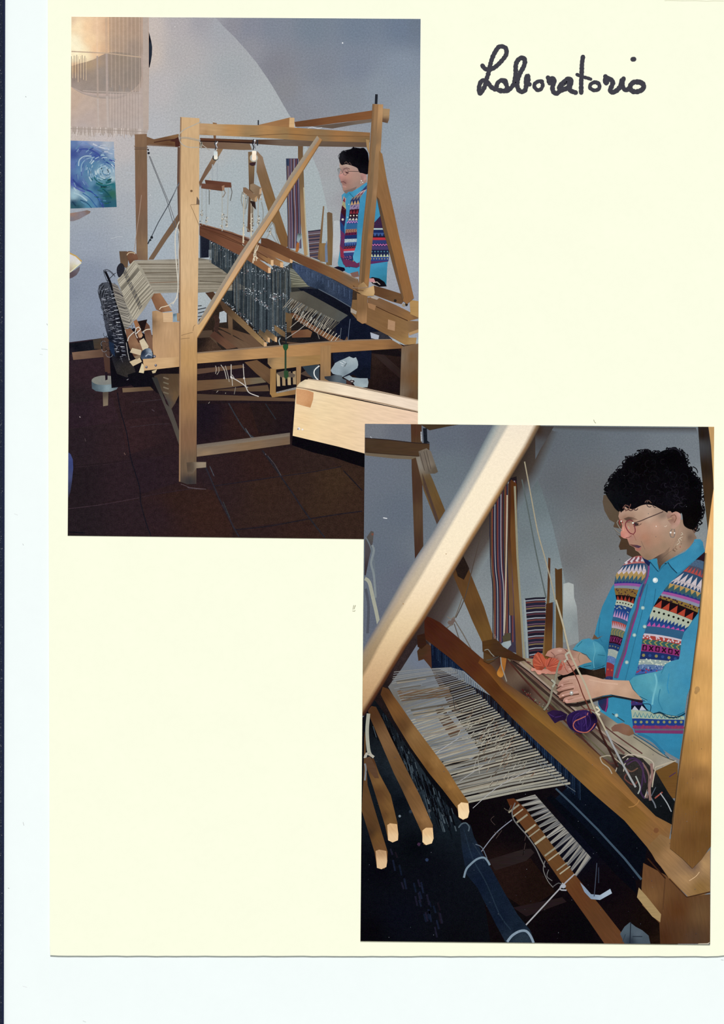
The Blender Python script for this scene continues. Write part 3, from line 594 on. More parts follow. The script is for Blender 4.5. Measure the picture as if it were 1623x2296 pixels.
rw.lines([[(640+i*1.2, 603+i*2.6), (690, 622+i*1.1), (734, 637.3)] for i in range(15)], 1, ['8f8d76', '565442', '7a7864', 'a19e86', '4b4a3c'])
bb = wood('back_beam', LB, '283,568 288,563 298,564 306,570 309,582 300,584 292,592 288,585', '288,568,84543a 300,575,8c5b40 295,588,704430', 60, sm=1)
wood('back_beam', LB, '337,664 345,658 359,657 368,670 386,697 362,700 350,694', '345,665,8a5638 358,662,a9744c 375,690,a8724a 360,698,8c5a3c', 60)
I1('cord_wrap', LB).lines(['284,572 288,567 296,566 303,568', '357,694 361,689 370,687 379,684', '384,688 380,683 390,676 398,665', '303,563 302,570'], 1.8, ['c9b48c', 'dccdb0', 'd3c6ae', 'b3a898'], 1)
# threads falling over the back beam
fw = I1('warp_drop', LB, 'cloth', label='linen warp dropping from the back beam to the lease stick')
fw.fill('300,584 318,600 346,657 325,690 306,716 297,718 280,680 263,628 278,606', '300,590,a9a28e 330,640,a59d8c 290,620,817b6c 300,660,948b7a 275,630,a49d8c 300,705,b3ab98 320,680,9a917e 285,650,918a7a', g=5)
ms, cs = [], []
for i in range(44):
    t_ = i/43
    ms.append([(300+46*t_, 585+72*t_), (283+36*t_, 605+76*t_+3), (263+36*t_, 627+90*t_)]); cs.append(['c8bfa8', '6a6354', 'b5ac98', '4e483e', 'd2c9b4', '8e8574'][R.randrange(6)])
fw.lines(ms, 1.0, cs)
fw.lines([[(283+i*1.3, 606+i*2.9), (277+i*1.3, 615+i*2.9)] for i in range(28)], 1.6, ['3a3a44', '55504a', '7a7464'])
# black netted strings
def arc1(cx, cy, r, a0): return [(cx+r*math.cos(a0+k*.6), cy+r*math.sin(a0+k*.6)) for k in range(6)]
nt = I1('black_net', LB, 'dark', label='black string heddles hanging in a bundle off the back of the loom')
nt.fill('221,641 228,634 241,632 247,640 257,665 268,700 277,735 282,760 290,800 300,822 305,838 284,846 262,838 253,812 247,790 243,760 236,735 229,690 224,665', '228,650,3a3f4a 240,640,4c525e 245,690,20212e 260,720,1c1c2a 250,760,1b2236 270,790,1a1824 285,830,3a3430 240,725,4a5060 232,690,5a6270', g=6)
nt.line('235,607 243,624 252,648 260,675 268,705 276,735 284,770 294,805', [5, 8], '181820', 1)
nt.lines([[(233+i*.6, 640+i*1.2), (224+i*1.1, 660+i*2.4), (232+i*1.4, 690+i*2.6), (240+i*1.5, 720+i*3)] for i in range(-4, 14)], .9, ['14141e', '343844', '6c7280', '20222e'], 1)
nt.lines([arc1(R.uniform(226, 262), R.uniform(640, 800), R.uniform(3, 8), R.uniform(0, 6)) for _ in range(60)], .8, ['0e0e16', '7c8290', '2a2c38'])
ms, cs = [], []
for i in range(120):
    t_ = R.random(); x = 226 + 40*t_ + R.uniform(-5, 16); y = 650 + 150*t_ + R.uniform(-14, 14)
    ms.append([(x, y), (x+R.uniform(4, 9), y-R.uniform(-1, 3))]); cs.append(['4c505e', '8b8f9c', '6c7080', '2a2c3a', 'b5b8c4', '101018', '3a3c4c'][R.randrange(7)])
nt.lines(ms, 1.0, cs)
nt.lines(['232,606 233,612 239,628 247,640', '232,606 238,604 246,607 254,614 258,620', '262,612 264,600 269,592 276,594 279,602 276,612 268,620', '264,600 272,596 278,606', '234,609 244,608 254,617', '262,606 270,590 277,595', '240,630 254,616 259,612', '222,641 230,648 241,644'], 1.3, ['3a3d4a', '30323e', '2a2a34', '3e3f48', '5a5e6c', '22222c', '262630', '50545f'], 1)
nt.fill('262,600 268,591 275,593 279,604 275,614 267,622 262,612', '30303c', 1)
nt.fill('244,765 255,770 258,800 250,792 245,780', '1f3457')
nt.lines([[(249+i*1.6, 660+i*9.0), (258+i*1.6, 658+i*9.2)] for i in range(16)], 1.5, ['9aa0ac', 'c4c8d0', '6f7482'])
nt.lines(['284,852 296,845 310,834', '270,800 275,812', '283,768 286,790 290,808', '280,740 284,752', '300,838 290,843'], 1.2, ['8f8c92', '5a5a60', 'b8b4ae', 'd2cec6', '6c6a70'])
fw2 = I1('thread_fan', LB, 'cloth', label='fan of grey threads behind the lease stick')
fw2.fill('250,634 264,640 278,672 297,712 299,722 280,740 272,715 258,670', '255,645,77706a 270,690,8a8478 290,720,a09a8c 278,735,7d776c', g=5)
fw2.lines([[(252+i*.9, 640+i*3.2), (264+i*1.1, 646+i*3.2-(2 if i%2 else 0)), (272+i*.9, 653+i*2.6)] for i in range(30)], 1.1, ['3a3436', 'aaa394', '5a5350', '928b7e', '2a2628'])
I1('net_shadow', LB, 'dark').fill('286,840 322,828 330,832 345,850 340,866 300,868 290,860', '16141f')
# ratchet and wedges
rt = empty('ratchet', LB, 'warp beam end with pale wooden paddles around a blue steel hub')
wood('warp_beam', rt, '280,738 292,736 305,750 318,775 322,790 315,800 300,800 290,780', '290,750,8f6044 305,770,a0714e 315,785,8f6548 295,790,6a4530', 60)
wood('warp_beam', rt, '320,728 326,720 335,730 342,760 342,790 334,780 326,760', '325,735,7a4c38 335,765,8c6248', 60)
I1('warp_beam_gap', rt, 'dark').fill('299,745 312,748 320,770 310,768', '5a2f24').fill('300,722 330,716 322,745 308,740', '2a1a1c')
wood('lease_stick', LB, '299,720 306,716 313,730 320,752 317,757 311,757', '303,722,a5683c 314,745,935634 316,754,c0946c', 60)
for p, c in (('312,764 322,758 333,776 332,782 320,786', 'bfae8c'), ('296,780 317,785 315,797 291,790', 'b9a684'), ('290,811 313,801 318,811 298,821', 'bca680'), ('318,814 325,822 322,837 311,835', 'cbb98e'), ('340,832 352,828 348,836 342,837', 'b9a67c'), ('300,800 310,796 316,800 306,806', '8f7658')):
    wood('paddle', rt, p, c)
I1('hub', rt, 'dark').fill('315,800 318,788 326,782 336,781 341,790 342,800 336,806 322,808', '322,790,1e2f4c 335,800,2c4468 338,790,8fa0b0', 1, g=4).line('326,799 332,794 340,797', 2.2, 'a9b6c4', 1)
I1('tie_cord', LB).lines(['303,745 305,736 311,733 315,738 312,742', '301,744 294,750 288,757 286,765', '320,744 328,739 337,738', '303,746 305,752 308,758', '312,741 305,748'], 2.0, ['d9cfc0', 'cfc8bc', 'd6c9b2', 'c8bcae', 'd6d0c6'], 1)
wood('side_panel', LB, '341,698 350,696 366,701 366,722 403,722 403,806 345,806 342,780', '355,710,b88d60 380,740,bd9265 350,790,b98d60 395,790,bb8d5c 395,735,b68a5c 343,720,8a6644', 90)
wood('notch_block', LB, '365,701 387,700 387,722 366,722', 'c39d72')
I1('bolt', LB).fill('388,704 397,702 397,720 389,720', '390,706,4a6878 395,712,8fa9b6', g=4).dots([(328, 823), (349, 819), (346, 799)], 3.6, '4a4650').dots([(328, 822), (349, 818), (346, 799)], 1.8, '9c9aa4').dots([(330, 811)], 2, 'a37c50')
wood('bracket_board', LB, '320,805 403,800 403,822 323,831', '330,815,c19765 380,812,c49a68 400,815,b98c58')
I1('bolt_head', LB).dots([(328, 823), (349, 819)], 3.2, '58545e').dots([(327.5, 822), (348.5, 818)], 1.5, 'a8a6b0')
I1('long_cord', LB, label='cream cord hanging down the front post').lines(['403,495 398,505 393,525 393,560 396,600 399,640 396,665 387,682', '399,513 402,530 400,565 401,600 399,640'], 2.4, ['cfc8b8', 'bdb8ac'], 1)
wood('side_block', LB, '396,702 403,702 403,720 397,720', 'a98058')

# low beams and treadles
wood('treadle', LB, '345,843 360,838 402,838 403,882 392,905 382,920 375,900', '355,850,4c3d30 385,860,63482f 390,890,7a5a38 375,900,4c4a48', 70)
wood('foot_beam', LB, '340,846 352,846 372,905 385,918 402,968 402,1000 385,950 360,890', '350,860,3c3a38 375,920,585048 395,970,5a5148', 70)
I1('treadle_cord', LB).lines([[(366, 846+i*11), (378, 850+i*11)] for i in range(4)], 3, ['7c6c58', '6f6350'])
wood('low_beam', LB, '442,827 542,818 549,824 442,839', '460,832,6c4c3a 530,822,76543a')
wood('low_beam', LB, '442,853 520,849 585,846 597,857 520,868 442,877', '460,865,7a5638 540,855,7c5c3e 580,852,7a6a50')
wood('low_beam', LB, '474,875 600,863 604,877 540,878', '500,874,5c4432 590,870,6c5038')
wood('low_beam', LB, '442,883 560,888 660,893 662,900 540,898 442,898', '460,890,5c4434 550,893,694c36 650,896,6f5038')
wood('low_board', LB, '443,742 475,740 492,783 443,789', '455,750,5c4636 475,775,654c38 450,775,4c3a30')
I1('low_gap', LB, 'dark').fill('443,758 470,756 500,785 443,790', '450,765,2c1f1c 475,778,573c2c', g=6)
wood('treadle', LB, '470,753 480,742 500,756 531,779 508,783 488,768', '482,755,5f3a2c 510,772,7a5038', 40)
wood('treadle', LB, '485,738 500,742 545,765 576,778 535,782 505,760', '500,750,6b4834 545,772,77583f', 40)
wood('treadle', LB, '487,733 520,738 566,752 590,778 570,780 530,755', '510,742,6c4a32 560,765,74543c', 40)
wood('rear_post', LB, '510,700 521,702 522,758 512,740', '515,720,7a5c40 518,750,6a4c34', 90)
I1('brown_cloth', LB, 'dark').fill('478,708 488,705 493,718 488,745 478,740 482,722', '4a3028')
wood('treadle', LB, '548,812 576,807 609,830 605,862 575,838', '565,815,7c5636 590,840,7c5838 600,855,6c4a2e', 35)
wood('cross_bar', LB, '652,742 690,738 700,744 696,756 655,757', '670,748,7c4a30 690,745,8a5a38')
wood('cross_bar', LB, '630,765 690,770 700,775 660,774', '6a4c38')
wood('cross_bar', LB, '672,838 715,815 716,850 690,845', '5c463a')
I1('bucket', LB).fill('676,820 716,818 715,852 705,852 690,838', '690,825,2e3c46 710,840,3a4650', g=6).lines(['716,820 705,830 705,842 713,852'], 2.6, 'd8dbd8', 1)
# knotted cords under the rail
I1('hanging_cord', LB, label='loose white cords dangling under the front rail').lines(
 ['483,820 485,828 483,838', '490,822 491,832 486,840', '495,818 503,830 508,850', '505,820 510,838 514,856', '518,817 518,845', '519,846 535,855 550,866 558,880 580,889', '520,848 521,865', '545,816 547,845 552,868 556,868', '485,880 489,876', '506,880 505,883', '528,868 525,884', '467,905 470,901', '520,840 525,848'],
 {0: 1.3, 1: 1.3, 2: 1.5, 3: 1.4, 4: 1.8, 5: 2, 6: 1.6, 7: 1.7, 8: 1.2, 9: 1.3, 10: 1.2, 11: 1, 12: 1.3}, ['b3a898', 'a59a8c', 'b9b2a8', 'a9a298', 'c9c2b8', 'cbc4bc', 'b5aea2', 'bdb6ac', '9c948a', '8f877c', '8a8278', '9a9288', 'b8b2aa'], 1).dots([(519, 847), (518, 845), (547, 848)], 2.3, 'd0cac2')

# heddles
hd = I1('string_heddle', LB, 'dark', label='curtain of dark blue grey string heddles with pale eyes', kind='stuff')
hd.fill('449,522 470,532 500,545 545,572 604,610 612,594 634,600 656,590 650,600 648,650 646,700 640,745 622,757 600,770 570,735 520,690 494,672 508,652 560,648 530,632 500,606 474,590 474,560 448,560', '460,540,262c3c 500,570,384650 530,600,3f4a50 560,630,3c4a52 600,640,38444e 570,680,26323a 600,700,2c3640 620,730,2c3842 640,640,4a4e4a 540,680,2a3438 590,750,2e3440 640,700,34404a', g=6)
ms, cs = [], []
for i in range(260):
    t_ = i/260; x = 470 + 182*t_ + R.uniform(-1, 1)
    top = 532 + (x-470)*0.58 if x < 604 else 600 + R.uniform(0, 8)
    bot = (590 + (x-474)*.62 if x < 520 else 690 + (x-520)*.85) if x < 560 else min(768, 690 + (x-520)*.95)
    if x > 625: bot = 760 - (x-625)*1.2
    y0 = top + R.uniform(0, 10); y1 = bot - R.uniform(0, 16)
    if R.random() < .5: y0 = R.uniform(y0, (y0+y1)/2)
    if y1 > y0 + 6: ms.append([(x, y0), (x+R.uniform(-1.2, 1.2), y1)]); cs.append(['2a343e', '50606a', '3a464e', '1c2430', '5e6a70', '44525a', '6a6c66'][R.randrange(7)])
hd.lines(ms, 1.0, cs)
for (x0, y0, x1, y1, n, sp) in ((474, 540, 540, 572, 70, 5), (545, 648, 600, 690, 60, 6), (548, 600, 604, 625, 40, 6), (560, 650, 650, 668, 60, 7), (590, 680, 600, 692, 20, 5), (612, 660, 620, 685, 30, 5), (500, 672, 600, 765, 120, 6), (600, 745, 640, 730, 30, 6), (610, 600, 652, 606, 50, 8), (480, 555, 600, 660, 40, 8)):
    pts = []
    for i in range(n):
        t_ = R.random(); pts.append((x0+(x1-x0)*t_+R.gauss(0, sp*.6), y0+(y1-y0)*t_+R.uniform(-sp, sp)))
    hd.dots(pts, [.7, 1.0, 1.3], ['9aa6b0', '6c7a86', 'c2c8cc', '55636e', '8a6a68', '7d8a94'])
hd.fill('448,525 468,532 468,577 448,578', '455,540,23283a 462,570,20253a', g=6)
I1('upper_reed', LB).line('449,524 450,578', 1.2, '4a566a')

# shaft bars
def bar(pts, col, end=None, ec='c79a6a', ang=27, name='shaft_bar'):
    t = wood(name, SH, pts, col, ang)
    if end: t.fill(end, ec)
SH = empty('shaft', LB, 'bundle of long brown shaft bars carrying the heddles')
bar('447,500 465,505 520,520 590,548 640,570 640,580 575,560 447,516', '460,508,77442e 540,530,7a4a34 600,558,7d4f38')
bar('447,507 520,530 575,553 634,588 634,600 560,575 500,545 447,523', '460,515,6e3c28 540,550,8a5438 610,590,9c6a40')
bar('548,540 581,548 656,577 655,590 640,587 575,560', '590,560,8f5e3a 640,580,a26c40', '650,578 656,578 656,590 650,589')
bar('560,556 580,560 634,587 634,600 600,586', '600,577,8a5a3c 625,592,a3713f', '628,588 635,588 635,600 628,599')
bar('530,545 560,556 612,583 612,596 600,590', '570,568,875838 605,588,a3713f', '607,583 613,583 613,596 607,595', 'd0a878')
bar('447,510 480,522 540,553 606,600 605,613 600,612 540,574 480,543 447,527', '460,518,74432c 520,552,8a5236 590,598,9a6238', '601,600 607,600 607,612 601,612', 'cfa577')
I1('bar_line', SH).lines(['449,505 520,524 600,556', '449,511 500,527 570,560 600,578', '470,520 540,548 600,590', '455,503 560,534'], 1.4, ['4a2a20', '55301f', '5a3526', '9c6c4e'])
wood('lower_bar', LB, '460,656 478,654 500,678 492,684 478,678', '475,665,5a3a28 490,678,4c3024')
bar('490,672 500,676 550,722 598,770 598,777 590,776 545,735 500,695', '500,685,5c422e 560,738,8c6a42 590,768,a17c4a', '591,767 598,768 598,777 592,777', name='lower_bar')
bar('582,738 604,756 604,768 597,766 578,748', '590,748,5c4c38 600,758,a88050', '600,757 605,757 605,768 600,767', name='lower_bar')
bar('598,738 621,756 621,766 612,764 592,748', '605,746,6a543c 615,758,a07a4c', '616,756 621,756 621,767 616,766', name='lower_bar')
bar('615,728 640,745 640,757 630,752 615,740', '625,738,8a6a42 635,750,7a5c3c', name='lower_bar')
wood('rear_post', LB, '640,700 656,705 652,745 640,745', '645,715,7a5c3a 648,735,6a5034', 90)

# pulleys, bars and harness cords
hc = I1('harness_cord', LB, label='thin harness cords with tied knots', kind='stuff')
hc.lines(['453,421 452,500', '462,424 462,506', '498,427 498,518', '512,418 509,508', '476,368 476,403', '487,366 487,402', '469,426 469,458', '471,400 468,414 471,428', '517,420 520,430 516,450', '500,424 505,432 499,442',
          '543,430 541,450 547,468', '546,438 546,545', '551,435 549,480', '548,430 555,445 551,468', '563,430 563,535', '566,445 568,500', '579,446 578,505', '584,432 584,448', '575,360 573,410', '586,452 590,475 588,500', '569,430 570,460 566,480', '610,510 600,530 596,535', '598,520 612,500 620,530 626,548', '606,520 618,540 624,548', '552,508 560,520', '570,566 580,520 572,560', '575,585 573,560 578,540'],
         {0: 1.8, 1: 1.5, 2: 2.0, 3: 2.0}, ['a3a7a2', '9aa0a0', 'aaaaa0', 'a5a69e', 'a0a8ae', 'a0a8ae', '6c706c', 'c9b8a4', '6f6f6c', '8a7c6c', '8c8c84', 'b8ad96', 'a09a8c', '7d7d76', 'b5a88f', '9c9484', 'a59e90', 'b8b0a4', '9ca4a8', '8c8e88', '9a9282', '9a958a', '8c8a82', '94928a', '8a7c68', 'c4b49a', 'cbb99c'], 1)
kn = []
for (x, y, n) in ((452, 478, 10), (451, 500, 5), (463, 492, 12), (499, 487, 16), (497, 505, 12), (508, 500, 12), (506, 488, 8), (546, 520, 6), (547, 505, 8), (564, 497, 12), (580, 492, 14), (578, 502, 12), (566, 512, 10), (606, 520, 8), (545, 433, 8), (551, 438, 8), (578, 440, 5), (585, 440, 6), (545, 545, 6), (571, 575, 6)):
    kn += [(x+R.uniform(-2.5, 2.5), y+R.uniform(-8, 8)) for _ in range(n)]
hc.dots(kn, [1.0, 1.5], ['c9c0ae', '8f8778', 'b0a690', '6c655a', 'dcd4c4'])
hc.lines(['545,545 546,508', '563,530 563,478'], 3, ['d0c4a8', 'c7bba4'])
hc.lines(['571,585 569,570 576,560 579,550', '567,590 568,580 572,574 578,580'], 2.2, ['d6c8ac', 'dccdb0'], 1)
wood('cord_bar', LB, '459,403 518,409 519,420 503,420 461,412', '470,408,6e3d2c 510,412,7a4632', label='short brown bar held by cords')
wood('cord_bar', LB, '451,411 502,414 503,425 498,428 451,422', '460,416,7c4a36 495,420,74432f').fill('497,417 503,415 503,425 498,427', 'a5785a')
wood('cord_bar', LB, '561,413 568,411 586,421 586,433 580,450 576,440 560,424', '568,420,94785a 580,430,8a6a4c').fill('582,423 587,421 586,434 581,436', 'b59472')
wood('cord_bar', LB, '545,420 551,420 577,440 576,451 570,452 545,430', '555,430,8c684c 572,444,93704e').fill('571,443 577,439 576,451 571,453', 'b08a60')
pu = empty('pulley', LB, 'white porcelain pulley in a steel ring')
I1('hook', pu).lines(['484,315 481,322 484,328 482,336', '488,317 484,323 487,331'], 2.2, ['3a3c44', 'b5b9be'], 1)
I1('ring', pu).dots([(483, 353)], 7, '3c3c38', 14).dots([(484, 353)], 5, 'b8bab0', 12)
I1('block', pu).fill('479,339 487,339 488,347 487,357 480,357 479,347', '482,342,c9d6d8 484,355,f3ead4', g=3)
pu = empty('pulley', LB, 'lit cream pulley in a thin brass ring')
I1('hook', pu).lines(['569,312 566,322 569,330 567,336', '573,314 570,322 573,333'], 2.4, ['26262e', '8a8c94'], 1)
I1('ring', pu).dots([(569, 354)], 9.5, 'b3a488', 18).dots([(569, 354)], 8, 'a3adae', 18)
I1('block', pu).fill('565,338 574,338 574,348 575,356 572,360 566,360 564,355 565,347', '569,340,fff0d8 570,355,ffe4c4', g=3)
I1('hook_glint', pu).dots([(485, 321), (571, 315)], 2, 'dfe3e8')
I1('dark_knot', LB, 'dark').fill('559,365 573,363 572,370 566,372 559,369', '4a2c34').fill('560,450 572,452 574,470 566,462', '3c2a26')
wood('peg', LB, '477,274 486,276 486,285 495,286 495,294 484,294 484,310 479,311 477,294 471,293 471,287 477,286', '480,280,9c6e44 485,292,7c4e30 480,305,8c6040')

# reed, lay and cloth at the right
I1('reed', LB, 'dark', label='blue reed strip under the beater beam').fill('655,588 700,603 745,626 791,650 788,690 720,652 690,640 655,600', '665,600,3c5076 700,615,3f5272 740,640,3c4c68 780,670,2f4060 720,645,2c3c58', g=5).lines([[(660+i*4, 592+i*1.9), (660+i*4, 600+i*2.3)] for i in range(32)], 1, ['2c3c60', '4c6288', '364a70'])
I1('reed_shadow', LB, 'dark').fill('668,646 715,648 788,690 785,710 700,672', '700,660,181c2e 770,700,15182a', g=6)
I1('reed_rail', LB).line('714,648 750,667 787,689', 1.8, '56606e')
I1('lay_thread', LB, 'cloth', label='grey warp sloping down to the cloth stick', kind='stuff').fill('650,655 680,652 728,678 780,707 760,722 700,700 650,690', '660,665,5f5b50 700,680,514e45 740,700,54524a 770,708,50524f 660,690,3c2e26', g=6)
ms, cs = [], []
for i in range(40):
    t_ = i/39; x = 652+108*t_; y = 668 + 54*t_
    ms.append([(x+R.uniform(-1, 2), y), (x-12-R.uniform(2, 8), y+18+R.uniform(0, 8))]); cs.append(['958c7c', '807a6c', '5c564a', 'a39d8e', '6c7478'][R.randrange(5)])
I1('lay_thread', LB, 'cloth', kind='stuff').lines(ms, 1.3, cs)
wood('cloth_stick', LB, '650,702 662,702 700,728 735,748 778,766 768,774 745,768 705,744 665,718', '665,710,74462c 700,735,855436 750,762,8f5c36', 30)
I1('lay_thread', LB, 'cloth').lines([[(668+i*6.2, 690+i*4.1), (655+i*6.2, 714+i*3.6)] for i in range(16)], 1.6, ['b8b0a0', '9c9484', 'c8c2b4'])
I1('tie_cord', LB).lines(['650,735 665,722 690,700', '640,760 670,740 700,715', '703,808 720,790 742,772', '706,803 740,770', '765,735 762,760 766,778', '785,715 782,740 780,765', '660,700 672,720 700,735 712,748 716,760', '676,702 690,720'], 1.3, ['a69f94', 'b0a99e', 'c4bdb4', '9c958a', '5c6470', '5a6478', '8a8278', '7c7468'])
beat = wood('beater_beam', LB, '585,533 600,535 650,558 711,584 760,605 803,626 806,645 811,660 787,647 740,622 690,600 650,580 600,556 585,548', '600,545,6c4028 650,570,7a4a2c 700,592,7f4c2c 750,615,8f5e34 795,645,96683c 790,620,7e6248', 28, label='long brown beater beam')
I1('beam_edge', LB).line('650,560 711,585 760,606 800,626', 2.2, '8f7860')
wood('back_rail', LB, '838,640 860,646 898,658 905,675 900,682 878,676 838,661', '850,650,6f4628 890,668,7a5230')
wood('cloth_beam', LB, '824,667 844,665 890,685 938,709 938,714 914,720 870,700 824,678', '840,672,8a6240 880,692,8a5f3a 920,712,9f6d3a 930,708,8a6038', 26)
wood('knee_beam', LB, '790,672 802,672 824,679 880,702 914,719 938,720 938,742 916,746 916,757 934,757 932,772 908,773 870,752 800,716 786,700', '795,690,8a6238 840,700,8e6238 870,730,8f6236 900,745,946a3c 930,735,8a6440 910,765,a5783f 925,765,b0864c', 26, label='thick brown beam at knee height')
I1('beam_patch_and_shadow', LB).fill('870,716 886,721 885,742 869,738', 'b08560').fill('916,746 938,738 938,745 918,752', 'b28a5a').line('824,678 870,700 914,719', 1.8, '4a2c1a').fill('906,774 930,771 930,777 908,780 895,770', '3c2216')  # pale wood patches, groove line, and the slot's shadow painted as a dark fill
wood('corner_block', LB, '918,672 938,675 938,712 920,704', '928,690,b08446')
I1('wing_nut', LB).dots([(886, 674), (911, 683)], 3.6, '2a2420').dots([(905, 684)], 4, '9c8a70')
rp = wood('right_leg', LB, '900,778 911,775 938,770 936,915 896,900', '905,800,86725c 902,880,806c56 918,800,84592f 930,850,80562e 920,890,6f4a2a', 90)
I1('beam_glint', LB).fill('833,660 850,668 845,672 832,668', 'a99c90')
I1('beam_glint', LB).fill('786,690 800,698 798,705 786,700', 'a29484')
wood('radiator_gap', LB, '830,745 850,752 848,762 832,758', '9aa2b0')

# mid rail, bracket and clamp
wood('front_rail', LB, '442,790 520,783 600,776 700,767 800,761 875,760 903,776 901,781 820,786 740,791 727,796 610,806 600,803 520,809 442,815', '460,802,b98a52 560,795,b9864e 660,785,b58048 760,776,a8733f 850,772,a46f3c 890,775,8f6036 530,788,a5794a', 4, label='pale front side rail')
I1('rail_top', LB).band('442,790 600,776 700,767 800,761 875,760', '442,793 600,779.5 700,770 800,764 878,762', '8a7460', '8f6f50')
wood('bracket', LB, '600,803 727,795 727,815 640,826 612,829 600,815', '620,815,b48850 700,806,a5783f 605,808,8a6c48', 4, label='treadle bracket under the rail')
wood('bracket_leg', LB, '718,776 742,774 741,858 718,852', '725,800,a87a48 722,840,94704a 738,830,a37848', 90)
bx = empty('treadle_frame', LB, 'small open frame with slats')
wood('frame_side', bx, '606,826 619,828 618,884 605,884', '612,850,a3763e', 90); wood('frame_side', bx, '664,820 675,820 673,868 665,868', 'a3784a', 90)
wood('frame_base', bx, '605,882 618,880 665,870 664,884 610,891', '630,882,a6793e 655,875,9a6c3c')
I1('frame_hole', bx, 'dark').fill('619,832 664,824 664,868 619,876', '1c1620').fill('619,879 663,868 664,873 620,882', '8f8880')
for i in range(4): wood('slat', bx, [(620+i*12, 838-i*1.6), (627+i*12, 836-i*1.6), (628+i*12, 866-i*1.4), (621+i*12, 866-i*1.4)], 'a3855c' if i % 2 else 'b09468', 90)
wood('slat_top', bx, '619,836 640,830 662,840 660,846 630,846', '6e5c4c')
cl = empty('clamp', LB, 'green screw clamp')
I1('clamp_rod', cl).line('641,722 641,772', 3.4, '20262a').line('640,785 640,834', 4.2, '2f4430').lines([[(640, 727+i*4), (642, 728+i*4)] for i in range(9)], 1.2, 'a9b0b4')
I1('clamp_body', cl).fill('635,772 646,772 646,780 642,786 637,785 634,778', '23502c').fill('636,832 646,831 647,844 641,851 637,846', '2a4a2c').line('628,757 625,764 628,774', 2.2, '9aa6a8', 1)
I1('motor', LB).fill('727,844 740,843 752,840 766,842 768,849 776,852 776,862 752,862 740,856 728,849', '735,846,30343c 760,848,5c6870 770,856,4a5864', g=4)
I1('hand_stick', LB).fill('776,852 784,855 793,868 778,868', '4a2c28')

# front frame
wood('beam_end', LB, '578,280 600,275 650,263 660,264 660,285 648,286 600,284', '600,279,a87444 640,274,a5703f', label='beam crossing on top of the frame').fill('649,264 660,264 660,286 648,286', 'c69c68')
wood('top_beam', LB, '660,273 750,260 836,247 836,266 760,275 700,283 662,284', '680,278,7c4a2a 760,268,8f552c 825,255,95592e', -9)
wood('top_beam', LB, '700,283 760,276 834,266 832,274 790,280 745,288', '760,282,6f5c4e 820,270,7c6a5a')
wood('beam_end', LB, '857,243 874,244 872,268 869,276 856,273', '865,255,b08a5c 862,271,6c4c38')  # shadow under the block is painted into the darker lower colour
wood('front_beam', LB, '447,276 485,278 560,280 600,281 660,286 830,297 829,319 700,316 560,307 447,302', '455,288,b98f62 475,288,b8905f 520,290,b98347 600,290,b37f46 660,296,ab743a 760,300,a8713c 820,302,a06c3c 820,312,86683f 720,310,917048 640,305,9a784a 560,303,9f7c4e 460,299,a87c4c', 2, label='pale front top beam')
I1('beam_groove', LB).lines(['560,304 640,300 700,304 828,306', '690,287 700,285 712,288 722,286'], 1.5, ['7a5634', 'c9ccd0']); I1('bolt', LB).lines(['579,269 579,280', '577,313 577,326'], 3, '2e3238').line('844,211 843,233', 6, '23262e')
wood('right_post', LB, '835,233 859,234 854,330 846,430 836,530 826,645 818,662 803,655 804,640 811,530 822,430 831,300', '840,250,ab7a48 855,250,b98a58 838,320,8c6a48 850,330,a97c4c 828,430,8a643f 841,430,a97c50 818,530,825838 830,530,a8723c 810,630,825a34 821,630,a9733c', 95, label='right front upright', g=5)
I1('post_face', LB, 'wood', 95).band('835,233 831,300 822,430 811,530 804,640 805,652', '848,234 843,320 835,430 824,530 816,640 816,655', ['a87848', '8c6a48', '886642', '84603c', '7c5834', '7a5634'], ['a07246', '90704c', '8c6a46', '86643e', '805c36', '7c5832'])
I1('post_shade', LB).band('835,233 831,300 822,430 811,530 804,640', '840,233 836,300 827,430 816,530 809,640', '7d5a3a', '8c6844')
wood('right_brace', LB, '820,312 828,314 828,345 822,330', 'a9814e', 60)
wood('right_brace', LB, '850,338 857,345 868,407 880,460 894,526 912,600 928,668 912,682 903,674 889,620 875,570 862,520 850,465 844,440 848,400', '855,380,9a6c3c 860,430,99683a 880,500,9c6836 895,560,a26a34 910,620,9c6634 918,665,9a6636', 75, label='long right brace')
I1('brace_side', LB).fill('844,440 850,446 866,510 882,570 905,668 903,674 888,622 874,570 858,512', '850,460,5c4430 870,540,6a4c30 895,640,6f5034', g=8)
wood('post_joint', LB, '803,640 815,632 826,645 838,640 840,656 838,663 826,664 815,663 803,655', '812,650,8f6a40 832,650,c39c66 820,658,b88f58')
wood('post_foot', LB, '800,657 824,664 822,724 812,726 800,718', '808,690,8a6138 818,715,a8784a', 90).fill('824,678 843,685 840,696 826,690', 'a5744a')
I1('metal_strap', LB).lines(['792,640 800,650 815,652', '790,645 806,646 826,644'], 1.8, ['6b4a30', '8f7460'])
wood('front_brace', LB, '711,304 723,314 707,340 650,430 621,478 562,569 479,700 444,757 434,747 441,730 457,700 537,570 598,480 650,393', '715,315,b07a44 690,345,b58048 655,405,b88a52 615,470,b98d5c 555,560,c1946a 500,650,c59a68 455,725,c69a62', -57, label='pale diagonal front brace')
I1('brace_side', LB).band('711,304 650,393 598,480 537,570 457,700 443,728', '716,311 656,400 606,480 545,570 467,700 446,728', 'a0937f', '9a8672')
I1('brace_shade', LB).band('723,314 650,430 621,478 562,569 479,700 444,757', '721,313 648,429 618,478 559,569 476,700 441,757', '6f4c2c', 'b07f48')
